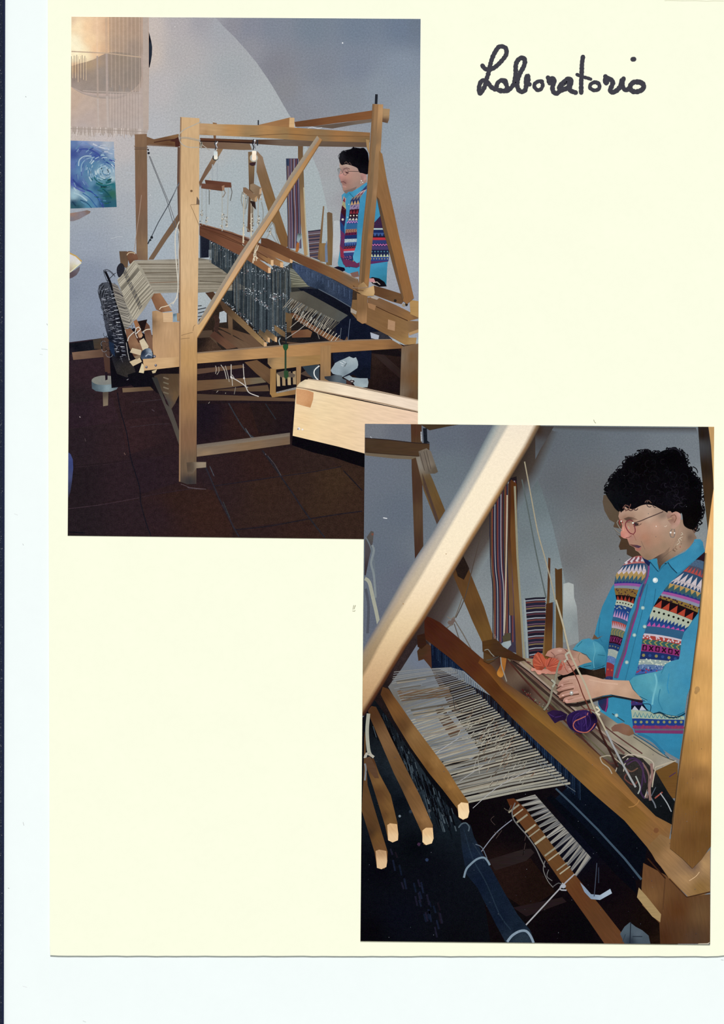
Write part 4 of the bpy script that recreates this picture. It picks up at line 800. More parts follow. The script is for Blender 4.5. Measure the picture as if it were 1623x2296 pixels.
wood('front_post', LB, '404,262 447,265 446,480 444,620 442,760 440,1085 420,1086 403,1080 402,800 403,560', '425,275,c39c6c 440,350,c09a6a 415,400,c29a6a 430,500,caa474 410,600,c8a273 425,700,c79c68 425,800,ba8a50 425,900,a37446 425,980,8f6444 425,1050,7d6248 425,1080,3f3a3c', 90, label='thick pale front upright', g=7)
I1('post_side', LB).band('404,262 402,400 402,700 401,1080', '407,263 405,400 405,700 404,1080', '8a6444', 'a58260')
I1('wood_knot', LB).dots([(429, 428)], 3, '7a5a3c')
I1('wood_chip', LB).fill('441,440 447,450 447,459 440,458', '6f5a48')
for p_ in ('427,459 446,458', '427,460 436,480 446,505', '406,752 420,748 432,745', '405,760 425,758', '432,742 434,732 438,728'): I1('surface_crack', LB).line(p_, 1, '8a6846')
I1('floor_line', LB).line('405,1085 425,1093 462,1097', 1.2, '5c4c50')
wood('low_rail', LB, '441,997 550,983 650,970 650,996 550,1010 441,1024', '460,1000,77685a 640,975,766658 460,1012,9a7a58 560,998,8c6c4c 640,988,856446', -7)
I1('low_rail_top', LB).band('441,997 550,983 650,970', '441,1005 550,992 649,978', '6f6258', '80705e')
wood('peg', LB, '418,1037 430,1036 462,1036 462,1048 440,1050 432,1062 420,1063', '425,1045,5e4a3a 450,1042,97846c')
tie = I1('tie_cord', LB, label='pale cord lashed round the front upright').lines(['450,273 435,280 415,289 405,297 401,305 404,318 412,326 425,330 445,330', '403,308 420,308 448,314', '402,312 415,310 447,316', '448,318 454,325 462,331 470,336', '401,303 405,310 402,316', '448,330 452,318 451,332'], {0: 2.0, 1: 1.6, 2: 1.4, 3: 1.4, 4: 1.8, 5: 3}, ['b3aa9a', 'a89f90', '9c9484', 'b5ac9c', '8f877c', '9a9484'], 1)

# foreground plank
fp = empty('plank', pr1, 'blurred pale plank end close to the camera')
I1('plank_shadow', fp, 'dark').fill('656,976 761,1000 830,1018 830,1052 790,1040 750,1026 700,1014 654,998', '680,992,100c16 800,1030,100c14', g=10)
wood('plank_face', fp, '664,868 700,876 800,897 945,927 945,1060 830,1020 761,1002 656,977', '680,940,eec890 720,920,eccc98 760,980,eac694 850,930,eac6a0 900,970,e9c3a0 930,940,e6c0a0 670,960,eecb92 700,890,eccfa0', 12)
wood('plank_top', fp, '664,868 672,858 684,851 700,851 760,861 850,880 945,900 945,926 850,905 760,886 700,874', '690,862,eed2a8 680,858,c9b690 780,876,f0d9b8 900,906,ecd3b8', 12)
I1('plank_edge', fp).lines(['664,868 700,873.5 800,893 860,905 945,925', '690,850 760,859 860,880 945,899'], 2.6, ['a5876a', 'b39a80'])
I1('plank_knot', fp).fill('664,871 690,875 703,880 702,895 696,914 680,910 664,905', '680,890,da9c66 700,885,cf8f5c 695,910,c88a54 668,900,dca068', 0, g=5)
I1('screw', fp).dots([(670, 961), (678, 963)], [3.2, 2], ['e9e6e8', 'f2efee']).dots([(668, 962)], 2, '8f8488')
# ================================================================ PRINT 2: the weaver close up
def I2(name, parent, mat='plain', ang=0, label=None, kind=None): return Ink(name, parent, S2, mat, ang, label, kind)
def wd2(name, parent, pts, col, ang=0, g=10, label=None): return Ink(name, parent, S2, 'wood2', ang, label).fill(pts, col, 0, g)
wl = I2('plaster_wall', pr2, 'wall', label='dim blue grey plaster wall in the picture')
wl.fill([(800, 940), (1610, 940), (1605, 2125), (800, 2120)], '830,960,70757f 900,970,656b78 850,1050,656f7f 900,1150,5f6b7c 850,1250,5f6b7c 900,1300,60687a 880,1400,5b6376 1000,980,5e6878 1080,970,5c6474 1000,1050,64717c 1000,1120,68747f 970,1240,6a7580 1050,1300,7c8589 1080,1350,828c90 1040,1400,868f94 1060,1450,838c92 1220,980,5c646e 1300,970,5e6872 1400,970,646e79 1500,970,6c7781 1560,1000,717b84 1250,1080,5f656c 1330,1100,64676b 1350,1200,6d6f70 1330,1300,747474 1350,1380,7a7a7c 1310,1400,7b7b7b 1280,1250,6c6e70 1200,1150,626e74 1200,1250,73818a 1230,1320,7a888c 1180,1300,727f85 1165,1250,6a767c 1570,1100,838c92 1575,1180,7e878a 1560,1200,858c8e 1360,1330,7a7b7e 940,1500,6a7484', g=12, pw=3)
va2 = I2('vault_arch', pr2, 'wall', label='paler facet of the wall left of the curved vault edge')
va2.fill('1198,1058 1205,1075 1215,1100 1226,1135 1238,1175 1250,1225 1260,1270 1270,1320 1275,1360 1275,1440 1170,1440 1165,1330 1162,1200 1165,1090 1180,1050', '1190,1080,5c686c 1205,1130,65757a 1175,1200,6a777c 1225,1200,72838a 1190,1300,75838a 1240,1300,808f93 1255,1360,83918f 1200,1400,7f8c90', g=9)
I2('scratch', pr2, label='small white scratches and dust on the print').lines(['859,1161 868,1162.5', '830,979 835,984'], 2, ['dfe3e6', 'a9b0b8'])
dp = []
for _ in range(110): dp.append((R.uniform(815, 1590), R.uniform(1650, 2105)))
for _ in range(16): dp.append((R.uniform(1350, 1590), R.uniform(1020, 1300)))
DUST = dp
# shadow of the diagonal beam on the wall and corner of the frame
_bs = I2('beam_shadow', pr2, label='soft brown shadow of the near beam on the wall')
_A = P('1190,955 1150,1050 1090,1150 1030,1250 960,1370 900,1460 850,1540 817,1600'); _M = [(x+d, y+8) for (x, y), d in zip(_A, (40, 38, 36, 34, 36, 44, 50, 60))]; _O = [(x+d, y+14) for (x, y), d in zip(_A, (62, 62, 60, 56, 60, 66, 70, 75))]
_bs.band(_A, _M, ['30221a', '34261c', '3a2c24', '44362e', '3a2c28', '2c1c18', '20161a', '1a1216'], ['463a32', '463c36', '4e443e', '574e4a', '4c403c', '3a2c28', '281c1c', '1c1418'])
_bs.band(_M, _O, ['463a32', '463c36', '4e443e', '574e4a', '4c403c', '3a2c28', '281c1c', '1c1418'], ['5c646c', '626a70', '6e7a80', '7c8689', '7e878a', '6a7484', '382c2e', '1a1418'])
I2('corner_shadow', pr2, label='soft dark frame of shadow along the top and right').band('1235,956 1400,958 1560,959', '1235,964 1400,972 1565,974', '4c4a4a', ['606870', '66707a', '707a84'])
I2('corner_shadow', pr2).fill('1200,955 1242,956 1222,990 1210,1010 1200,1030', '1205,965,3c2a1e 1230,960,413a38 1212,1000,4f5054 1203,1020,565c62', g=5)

L2 = empty('floor_loom', pr2, 'the same wooden loom seen close from the side')
# far upper frame
wd2('rear_post', L2, '921,950 945,952 947,1100 949,1230 942,1310 933,1320 928,1200 923,1060', '926,970,5c3a28 940,1000,5f4630 930,1100,54382a 942,1150,644a34 932,1250,482c24 945,1250,5b4230', 90)
wd2('top_beam', L2, '818,982 870,986 925,992 963,995 962,1026 940,1024 880,1020 818,1018', '830,1000,54402e 880,1005,553f2c 940,1005,58402c 820,1016,4a3222')
wd2('top_beam', L2, '818,1014 880,1018 940,1023 922,1030 880,1028 818,1021', '7c6c58')
wd2('top_beam', L2, '940,950 1040,950 1000,957 963,965 958,962', '4e3c2a')
I2('beam_edge_line', L2).lines(['818,982 870,986 930,993 963,995', '818,1014 880,1019 940,1023'], 1.8, ['2c2020', '3a2a20'])
I2('bolt', L2, 'dark').fill('948,960 957,960 958,988 964,993 950,994', '1f2430').line('944,968 945,990', 3, '9aa0a6')
wd2('rear_brace', L2, '932,1025 946,1022 970,1075 1000,1150 1040,1250 1085,1360 1110,1440 1082,1442 1060,1395 1020,1300 985,1190 950,1100', '945,1040,8a8276 960,1080,735a38 975,1110,7a5c34 990,1130,745530 1025,1260,3c2218 1040,1290,6c4828 1060,1340,78522a 1090,1420,7f5a2c 1060,1370,6c4a28', 70)
I2('brace_side', L2).fill('946,1060 952,1075 985,1170 980,1178 965,1130 950,1090', '4e3a30')
wd2('brace_splice', L2, '938,1012 956,1005 966,1012 982,1058 975,1062 953,1062 945,1040', '950,1030,7c7064 965,1040,85796a 975,1055,6a5c4c', 70)
I2('splice_line', L2).lines(['941,1015 952,1055', '950,1012 962,1058', '956,1010 966,1052'], 1.3, '4e443c')
I2('brace_shadow', L2, 'dark').fill('1020,1270 1038,1245 1052,1275 1040,1300 1026,1292', '30201a')
# textiles and slats against the wall
ht = I2('striped_textile', L2, 'cloth', label='long textile striped red, black, white and purple')
ht.fill('1098,1100 1115,1080 1158,1068 1160,1100 1158,1200 1160,1300 1160,1465 1142,1460 1120,1440 1108,1420 1104,1300 1097,1200', '1120,1100,1c1416 1150,1080,20181c 1110,1200,2c2028 1140,1250,302a3a 1120,1350,3a3038 1150,1400,3a3448', g=8)
ms, cs = [], []
for i in range(22):
    x0 = 1099 + i*2.7; ms.append([(x0, 1110 if i < 4 else 1078), (x0-.5, 1200), (x0+1, 1270), (x0+5 if i < 12 else x0+2, 1310), (x0+6 if i < 12 else x0+3, 1360), (x0+6 if i < 12 else x0+4, 1440)])
    cs.append(['2a2a38', '6b4a2c', '7c3a2c', '26283c', '8f9298', '1f2138', '7a382e', '5c4050', '262644', '9a959c', '5c2c30'][i % 11])
ht.lines(ms, 2.0, cs, 1)
fo = I2('striped_textile', L2, 'cloth', label='small folded textile with horizontal stripes')
fo.fill('1177,1342 1195,1340 1222,1339 1225,1450 1215,1478 1186,1480 1182,1400', '2a2534', g=8)
fo.lines([[(1177+i*.35, 1343+i*4.5), (1200, 1340.5+i*4.5), (1224, 1340+i*4.5)] for i in range(31)], 2.1, ['14141f', '9aa0a8', '7a3a30', '20223a', '6c4a60', '8c7448', '1c1c2e', 'a0a4ac', '5a2c34'])
fo.line('1176,1345 1183,1480', 4, '8f9a9c')
wd2('slat', L2, '1139,1085 1146,1075 1148,1300 1152,1380 1142,1380 1138,1250', '1142,1150,4e2c1c 1146,1350,7c5a3a', 90)
wd2('slat', L2, '1146,1075 1158,1085 1162,1300 1172,1480 1158,1482 1150,1300 1144,1200', '1150,1120,5f3418 1152,1200,7c5028 1158,1350,8a6438 1166,1460,7a5836', 90)
I2('edge_light', L2).line('1154,1090 1160,1250 1170,1400 1176,1480', 4.5, '8f8a70')
I2('cord', L2).line('1137,1110 1135,1250 1132,1380 1130,1420', 3.2, 'b0a48c')
wd2('rod', L2, '1229,1250 1234,1252 1232,1345 1225,1440 1220,1480 1215,1478 1222,1400 1227,1330', '1231,1280,5f3c24 1224,1420,8a6a40', 90)
wd2('slat', L2, '1224,1354 1240,1350 1238,1440 1236,1480 1220,1480', '1230,1380,54301c 1232,1450,7a5228', 90)
I2('blue_edge', L2).line('1241,1350 1241,1420 1240,1470', 3.5, '54687e')
wd2('slat', L2, '1244,1273 1250,1277 1257,1275 1260,1274 1261,1350 1262,1450 1260,1470 1246,1465 1246,1350', '1252,1290,5f4024 1254,1400,6f5028 1256,1460,7a5a38', 90)
I2('paper_roll', L2, label='white roll of paper').fill('1263,1309 1275,1306 1286,1310 1287,1340 1293,1360 1298,1440 1270,1450 1262,1400', '1268,1330,aab2b0 1280,1320,a9afac 1275,1400,8d9898 1290,1400,828a8c 1265,1440,8a9090', g=6)
I2('wall_string', L2, label='strings running down to the loom').lines(['1176,1035 1190,1110 1205,1190 1220,1245 1232,1290 1245,1345', '1170,1075 1185,1150 1200,1230 1215,1300 1224,1340', '1080,1190 1060,1270 1042,1340 1022,1385', '1037,1338 1024,1375 1012,1398 990,1420', '1018,1398 1030,1435', '1020,1392 1040,1425 1056,1455', '1016,1400 1000,1408 988,1418', '1003,1383 1012,1388 1018,1383 1012,1398'], {0: 2.6, 1: 2.8, 2: 2.0, 3: 2.2, 4: 2.4, 5: 2.4, 6: 2, 7: 2}, ['a3977c', '56605f', '4c4038', '6a5f54', '5f5650', '6a6258', '6e645a', '7a6c60'], 1).dots([(1013, 1396), (1016, 1391), (1008, 1396)], 5, '6c5a52')
# left blurred cords
I2('cord_bundle', L2, label='blurred harness cords at the left edge').fill('818,1210 832,1190 838,1193 836,1215 828,1250 820,1290 817,1290', '825,1230,4c474c 834,1200,55504c 820,1280,3a3034', g=5).lines(['820,1205 830,1225 838,1260 840,1300 842,1360', '834,1222 838,1235 832,1262 838,1290 842,1340', '818,1297 828,1306 836,1340 843,1370 849,1400', '820,1320 826,1360 824,1420'], {0: 3, 1: 5, 2: 8, 3: 6}, ['68737c', '7e888c', 'a3a491', '4e525e'], 1).dots([(835, 1198)], 3, '7a4a3c')

# under-loom darkness
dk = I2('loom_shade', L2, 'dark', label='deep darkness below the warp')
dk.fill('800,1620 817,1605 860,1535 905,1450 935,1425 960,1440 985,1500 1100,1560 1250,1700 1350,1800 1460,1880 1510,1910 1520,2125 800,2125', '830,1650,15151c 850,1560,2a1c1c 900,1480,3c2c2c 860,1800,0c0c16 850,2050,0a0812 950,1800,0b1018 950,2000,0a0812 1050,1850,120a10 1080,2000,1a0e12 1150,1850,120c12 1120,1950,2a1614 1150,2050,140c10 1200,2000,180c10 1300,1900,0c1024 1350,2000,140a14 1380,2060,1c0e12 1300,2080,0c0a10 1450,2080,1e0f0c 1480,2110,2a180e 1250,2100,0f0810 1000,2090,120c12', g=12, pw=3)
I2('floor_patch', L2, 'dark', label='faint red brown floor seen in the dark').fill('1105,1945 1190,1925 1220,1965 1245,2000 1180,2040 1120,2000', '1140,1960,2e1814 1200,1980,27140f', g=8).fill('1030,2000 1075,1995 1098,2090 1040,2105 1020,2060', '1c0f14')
wd2('cross_bar', L2, '1095,1928 1170,1905 1190,1903 1198,1912 1180,1930 1110,1952', '1110,1940,2c2020 1180,1915,2e2424').fill('1150,2035 1260,2012 1270,2022 1180,2055', '281c1e')
wd2('cross_bar', L2, '1005,1955 1030,1950 1034,1975 1012,1982', '221818')
# wall / white patches behind the warp
pp = I2('pale_wall_patch', L2, label='bluish wall seen between the warp threads')
pp.fill('935,1445 955,1480 966,1498 1010,1590 1060,1660 1085,1700 1000,1710 950,1690 900,1590 870,1540 900,1500', '940,1480,6a7486 930,1530,6c7278 1000,1560,747a80 960,1620,7c8288 1020,1640,7e848c 960,1680,646a70 900,1560,6c6860', g=7)
pp.fill('970,1500 990,1525 1010,1555 1030,1590 1020,1600 1000,1570 975,1520', '4c3c34')
pp.fill('890,1548 1005,1540 1012,1562 900,1572', '6c5440')
pp.fill('976,1592 992,1583 1010,1610 1035,1642 1010,1655 985,1615', '990,1600,3c2c24 1010,1635,5a4030', g=5)
pp.fill('1060,1700 1110,1660 1180,1720 1200,1760 1080,1780 1000,1760', '1100,1700,3f362f 1150,1740,2c2622 1050,1760,4c443a', g=6)

# reed
re = I2('reed', L2, 'dark', label='deep navy blue reed under the beater beam')
re.fill('966,1436 975,1440 1008,1475 1050,1512 1100,1560 1150,1612 1200,1660 1260,1715 1330,1780 1400,1840 1451,1897 1446,1930 1428,1975 1380,1935 1300,1860 1240,1795 1282,1756 1240,1716 1190,1660 1140,1600 1090,1550 1040,1505 1014,1497 966,1498', '985,1470,0e1a38 1010,1490,14274c 1060,1540,162e52 1130,1600,1c3454 1200,1680,16284a 1260,1740,101f38 1330,1820,0a1224 1420,1900,0a0e1c 1400,1930,0a0f20 1300,1790,0a1428 975,1455,101c3c', g=7)
ms = []
for i in range(84):
    t_ = i/83; x = 970 + 330*t_; y = 1440 + 306*t_; ms.append([(x, y+3), (x+.5, y+min(48, 30+20*t_))])
re.lines(ms, 1.1, ['243f66', '0e1a34', '1c3358', '2f4c70'])
I2('reed_rail', L2, label='grey highlight along the lower rail of the reed').line('1246,1768 1285,1805 1340,1860 1400,1925 1438,1972', [4, 5], '3c5062')
I2('reed_face', L2, 'dark').fill('1236,1782 1300,1842 1380,1925 1425,1975 1428,2005 1380,1960 1330,1905 1290,1860 1225,1790', '1300,1860,090d1a 1400,1970,0a0b18', g=9)

# warp threads
wt2 = I2('warp_sheet', L2, 'cloth', label='linen warp threads crossing from the heddles to the reed')
ms, cs, wds = [], [], {}
N2 = 58
for i in range(N2):
    t_ = i/(N2-1); s_ = t_**1.35
    # right ends on the reed, left ends behind the shaft bars
    xr = 1013 + 266*s_; yr = 1497 + 259*s_
    xl = 880 + 160*t_**1.1; yl = 1505 + 297*t_
    if yl < 1560: xl = max(xl, 895-(yl-1505)*.2)
    wob = R.uniform(-1.2, 1.2)
    ms.append([(xl-12, yl+wob+2), ((xl+xr)/2, (yl+yr)/2 + wob - 1 - 2*t_), (xr+R.uniform(-2, 2), yr)])
    cs.append(['8c8a80', '9c9888', '7a776c', 'a39d8c'][R.randrange(4)] if t_ > .35 else ['7c8084', '6a6c70', '858582', '787468'][R.randrange(4)])
    wds[i] = 1.6 + 3.2*t_
wt2.lines(ms, wds, cs)
ms, cs = [], []
for i in range(46):
    t_ = R.random(); xl = 890 + 140*t_; yl = 1520 + 275*t_; L = R.uniform(60, 150) * (0.6+.6*t_)
    if 1560 < yl < 1690: L *= 1.0
    ms.append([(xl-6, yl), (xl+L, yl - L*(.16+.08*t_))]); cs.append(['6c6c68', '8c857a', '7a7c7e', '5c564c', '8f8370'][R.randrange(5)])
wt2.lines(ms, 2.2, cs)
ms, cs = [], []
for i in range(150):
    t_ = R.random(); x = 1060 + 90*t_ + R.uniform(-45, 45); y = 1600 + 150*t_ + R.uniform(-25, 40)
    if x - 1040 > (y-1520)*.85: x -= 40
    ms.append([(x, y), (x+R.uniform(4, 12), y-R.uniform(6, 12))]); cs.append(['8c8674', '6a5a48', '9c9684', '5a4a3a', '7c5a44', 'b0aa9a'][R.randrange(6)])
wt2.lines(ms, 1.2, cs)
I2('warp_shade', L2, 'cloth').lines(['1012,1548 905,1560', '1010,1553 905,1566', '1012,1559 900,1572', '1010,1542 890,1552', '1022,1576 980,1584', '1030,1592 1005,1598'], 1.4, ['54402e', '4c3a2c', '5a4634', '7c6850', '4a3a30', '4a3c34'])
I2('loose_thread', L2, label='thin pale threads strung across under the warp').lines(['1028,1655 990,1680 960,1702', '1035,1655 1065,1660 1080,1668', '1075,1735 1070,1700 1062,1725', '1260,1735 1215,1710', '1015,1560 1020,1590 1025,1592', '1030,1668 985,1688', '1290,1775 1240,1740 1195,1700', '1200,1722 1120,1762 1060,1812', '1085,1715 1030,1752', '1125,1758 1150,1742 1165,1735'], 1.3, ['a8aab0', '8f8f8c', 'a09c90', '4c5868', '2f3438', '8f9298', '5c6670', 'a9a9ac', 'a4a4a6', '948e84'], 1)

# lower right: fringe and cloth stick
th2 = I2('lay_thread', L2, 'cloth', label='bundles of linen threads tied over the lower stick')
ms, cs, wds = [], [], {}
k = 0
for g_ in range(15):
    t_ = g_/14; bx_, by_ = 1146 + 134*t_, 1797 + 178*t_      # tied ends on the stick
    for j in range(9):
        u_ = (g_ + j/9)/15; ex, ey = 1200 + 126*u_, 1782 + 142*u_
        ms.append([(bx_ + j*.5, by_), (ex, ey)]); cs.append(['7a7874', '96928a', '56585c', 'a5a195', '68686a'][R.randrange(5)]); wds[k] = 1.2; k += 1
th2.lines(ms, wds, cs)
wd2('cloth_stick', L2, '1136,1792 1152,1790 1180,1815 1220,1870 1260,1925 1300,1975 1345,2030 1392,2090 1400,2116 1355,2116 1320,2065 1270,1995 1225,1930 1180,1865 1150,1825', '1145,1800,5f2f18 1175,1840,6f4426 1220,1900,74502e 1260,1950,774c28 1300,2000,6f4022 1350,2060,6c4326 1375,2100,74482a', 52, label='long reddish wooden cloth stick')
ms, cs, wds = [], [], {}
for g_, wdt in ((0, 4), (1, 3), (2.2, 4), (4.4, 4), (5.4, 3), (7, 5), (9.6, 4), (10.6, 3), (12.8, 3), (13.6, 3)):
    t_ = g_/14; bx_, by_ = 1140 + 118*t_, 1822 + 142*t_
    wds[len(ms)] = wdt; ms.append([(bx_, by_), (bx_+24, by_-18)]); cs.append('8f8872' if len(ms) % 2 else 'a39c84')
I2('thread_tie', L2, 'cloth').lines(ms, wds, cs)
I2('tie_cord', L2, label='strong cords lashed to the stick and to the blue roller').lines(['1148,1838 1110,1870 1070,1922', '1288,1960 1262,1985 1220,2030 1168,2086', '1155,1800 1148,1820 1152,1838 1165,1855 1180,1872 1200,1900 1212,1925 1222,1945', '1222,1930 1218,1950 1228,1975 1240,1990', '1230,1950 1226,1965 1238,1975', '1146,1805 1140,1818 1130,1812', '1240,1988 1252,1980 1262,1984', '1262,1980 1255,1994 1270,1996'], {0: 2, 1: 3.2, 2: 2.6, 3: 1.6, 4: 1.5, 5: 1.5, 6: 2, 7: 3}, ['848a9a', 'a0a0a4', '6c6c6c', '787674', '6e6c6c', '5a4e44', '565456', 'a6a9b0'], 1).lines(['1112,1870 1104,1880', '1110,1850 1100,1838 1108,1830', '1118,1868 1108,1866', '1125,1862 1112,1880', '1180,1870 1176,1885', '1175,1905 1172,1920 1178,1890'], 1, '4e3e3a', 1).dots([(1263, 1987)], 6, 'a2a8b2', 8, .8)
I2('shoe_edge', pr2, label='white edge of a shoe in the dark').fill('1300,1978 1312,1990 1325,2005 1345,2007 1368,1993 1372,2003 1345,2018 1325,2016 1310,2000', '1320,2005,7c90a8 1360,2000,a0b2c4', g=5)
I2('shoe', pr2, 'cloth', label='grey trainer tip at the bottom edge').fill('1390,2094 1400,2078 1412,2068 1425,2078 1440,2086 1454,2098 1458,2116 1400,2116', '1405,2085,4a5a66 1430,2095,52606c 1445,2105,45525e 1415,2110,2a3440', g=5).lines(['1414,2068 1412,2115', '1418,2100 1440,2100', '1402,2095 1396,2112'], 2, ['1c2430', '26303c', '30404c'], 1)
I2('dark_foot', L2).lines(['1338,1935 1335,1975 1332,2010', '1342,1945 1342,1980'], 2, ['3a4254', '2c3446'], 1)

# left: heddles and shafts
hd2 = I2('string_heddle', L2, 'dark', label='blurred blue black string heddles between the shaft bars')
hd2.fill('817,1590 840,1570 870,1610 930,1700 990,1790 1040,1850 1050,1900 1080,1980 1100,2116 808,2116', '840,1620,12141c 880,1680,1c242c 900,1720,283440 960,1770,2c3c48 860,1760,121c28 900,1800,0c1420 930,1900,080c16 850,1950,0a0a16 1000,1850,16222e 960,1950,0e101e 900,2050,0d1022 1000,2050,10131f 1020,2100,0e0f18 830,2090,0a0810', g=8)
ms, cs, wds = [], [], {}
for i in range(420):
    t_ = R.random(); x = 845 + 160*t_ + R.uniform(-14, 14); y = 1600 + 220*t_ + R.uniform(-10, 40)
    if y > 1900: continue
    L = R.uniform(8, 30); wds[len(ms)] = R.choice([1.2, 1.8, 2.6]); ms.append([(x, y), (x+L*.3, y+L)]); cs.append(['2c3a48', '1c2836', '3c4c58', '0f1620', '4c5c66', '10141c', '0c0c14', '0c0e18'][R.randrange(8)])
for i in range(26):
    t_ = R.random(); x = 870 + 120*t_; y = 1900 + 160*t_ + R.uniform(-25, 45)
    wds[len(ms)] = 4; ms.append([(x, y), (x+5, y+R.uniform(10, 26))]); cs.append(['1a2440', '222038', '14203a', '201826'][R.randrange(4)])
hd2.lines(ms, wds, cs)
hd2.dots([(939, 1893), (957, 1928), (896, 1830), (962, 1818), (920, 1820)], [4, 4, 3], ['4c2c50', '2c4068', '7a8a94', '4c5258', '2c3a4c'])
ro = I2('blue_roller', L2, 'dark', label='dark navy cloth-covered roller tied with white cord')
ro.fill('1030,1850 1042,1845 1055,1850 1062,1875 1085,1920 1100,1945 1130,2000 1160,2050 1188,2085 1200,2116 1135,2116 1110,2070 1070,1990 1045,1960 1035,1900', '1045,1870,1c2a3c 1060,1920,1a2c48 1080,1980,101f3c 1110,2000,14253f 1120,2060,11203c 1160,2080,15263e 1170,2105,2c3f50 1050,1940,16233a', g=6)
ro.lines(['1040,1860 1060,1925 1090,1980 1120,2050 1145,2085', '1060,1890 1085,1930'], 2.4, ['24384e', '28384c'], 1)
I2('roller_cord', L2).lines(['1040,1968 1045,1950 1055,1938 1070,1926 1085,1923 1094,1932 1098,1940'], 4.5, '73899a', 1)
I2('roller_cord', L2).line('1137,2112 1148,2098 1165,2088 1180,2088 1190,2100 1196,2114', 5.5, '7f94a6', 1)
I2('roller_cord', L2).line('1066,1893 1080,1900 1092,1925', 2, '5c6878', 1)
I2('roller_cord', L2).line('1028,1856 1034,1848 1044,1845 1052,1854 1050,1864', 3, '4c5c66', 1)
def bar2(pts, col, end, endc, ang=55):
    t = wd2('shaft_bar', SB, pts, col, ang); t.fill(end, endc, 0, 4)
SB = empty('shaft', L2, 'four out of focus pale brown shaft bars with cut ends')
bar2('817,1640 820,1660 820,1700 824,1760 840,1815 869,1910 868,1935 862,1948 845,1945 840,1912 811,1818 815,1740', '820,1790,6c4a2c 845,1880,80582e 830,1870,4a3220 860,1900,845a34', '842,1908 850,1905 866,1908 868,1930 866,1944 855,1949 845,1946', '855,1910,b38c64 858,1940,d0ae84')
bar2('820,1699 838,1701 850,1734 876,1783 891,1846 893,1880 884,1888 870,1884 864,1854 838,1770 820,1715', '830,1710,5c3a22 850,1750,8c6438 875,1810,8c6234 845,1780,6a4628 872,1840,8c6436 860,1830,6a4628', '868,1850 874,1846 890,1848 893,1870 892,1884 880,1889 870,1884', '880,1855,c69f70 880,1880,dcb98c')
bar2('824,1592 833,1583 843,1585 860,1618 876,1653 911,1724 941,1783 970,1850 971,1880 966,1892 950,1894 945,1866 901,1770 883,1734 856,1671 832,1615', '840,1600,5a3820 870,1660,8a6440 900,1740,7c5834 925,1770,8c6238 950,1840,a07446 900,1765,6a4c30 940,1850,7c5632', '947,1862 955,1856 970,1856 972,1880 968,1891 955,1895 947,1888', '958,1865,d6ae7c 958,1885,e3c698')
bar2('853,1557 858,1540 871,1545 895,1578 926,1623 965,1675 1005,1729 1027,1765 1050,1798 1051,1825 1046,1836 1030,1835 1025,1813 992,1770 962,1734 920,1675 883,1615', '862,1555,5f3a20 890,1590,8a5c30 930,1645,966e40 975,1710,a07440 960,1720,7c5228 1010,1765,a3743c 1000,1775,80562a 900,1630,6c4828', '1026,1806 1034,1799 1050,1801 1052,1820 1049,1833 1038,1838 1028,1832', '1040,1808,e2bf90 1040,1828,efd2a2')
I2('shaft_cord', L2, label='white cord noosed over a shaft bar').lines(['826,1600 823,1640 826,1680 830,1692', '818,1700 822,1690 830,1692 838,1698', '818,1712 820,1725 818,1750'], {0: 8, 1: 6, 2: 4}, ['a3a392', 'b3ac9c', '7c8084'], 1)
wd2('shaft_bar', SB, '817,1700 830,1696 842,1720 850,1745 840,1745 822,1720', '830,1715,6a4a34')

# woven cloth, beater beam, right frame
clo = I2('woven_cloth', L2, 'cloth', label='brown, red and cream striped weaving on the loom')
clo.fill('1090,1440 1165,1475 1215,1478 1262,1505 1310,1560 1380,1620 1440,1660 1512,1705 1500,1745 1460,1770 1440,1840 1380,1780 1300,1710 1240,1660 1180,1600 1100,1510', '1130,1480,3c2018 1150,1490,54382c 1185,1490,a08c70 1230,1530,8a7860 1200,1540,5c3c34 1180,1550,2e1a18 1240,1590,3c2824 1280,1560,a09680 1300,1640,2c1c18 1340,1620,5c443c 1380,1640,a09680 1430,1690,a39a82 1500,1720,a09888 1380,1720,3a2824 1430,1770,2c2422 1330,1590,8f8672 1290,1600,7c6c58', g=7)
st = I2('cloth_stripe', clo.obj, 'cloth')
st.lines(['1130,1470 1180,1528 1240,1590 1300,1650 1360,1710 1400,1745', '1138,1476 1190,1530 1250,1590 1310,1648 1370,1705', '1145,1482 1195,1528 1260,1584 1330,1645 1380,1690', '1160,1490 1200,1522 1260,1572 1330,1630 1400,1690', '1150,1482 1190,1510 1250,1562 1320,1620 1400,1680 1430,1700', '1165,1485 1230,1540 1300,1600 1370,1656 1430,1690', '1175,1480 1240,1530 1300,1580 1370,1640 1440,1690', '1420,1652 1450,1672 1480,1692 1512,1706', '1200,1580 1260,1640 1300,1672', '1170,1545 1215,1590 1280,1655'],
         {0: 4, 1: 3, 2: 6, 3: 5, 4: 2.5, 5: 4, 6: 3, 7: 2, 8: 3, 9: 3}, ['4c2820', '5f5a40', '3a2a24', '6a4c42', '241818', 'a08c7c', '5c3a34', '4a4a44', '6a2c24', '4a1c1c'], 1)
st.dots([(1170+R.random()*200*1.0, 0) for _ in range(0)], 1, 'ffffff')
sp_ = []
for i in range(90):
    t_ = R.random(); sp_.append((1175+190*t_+R.uniform(-4, 4), 1548+170*t_+R.uniform(-5, 5)))
st.dots(sp_, [1, 1.4], ['6a6a50', '7a3028', '8a8470', '4c5c48'])
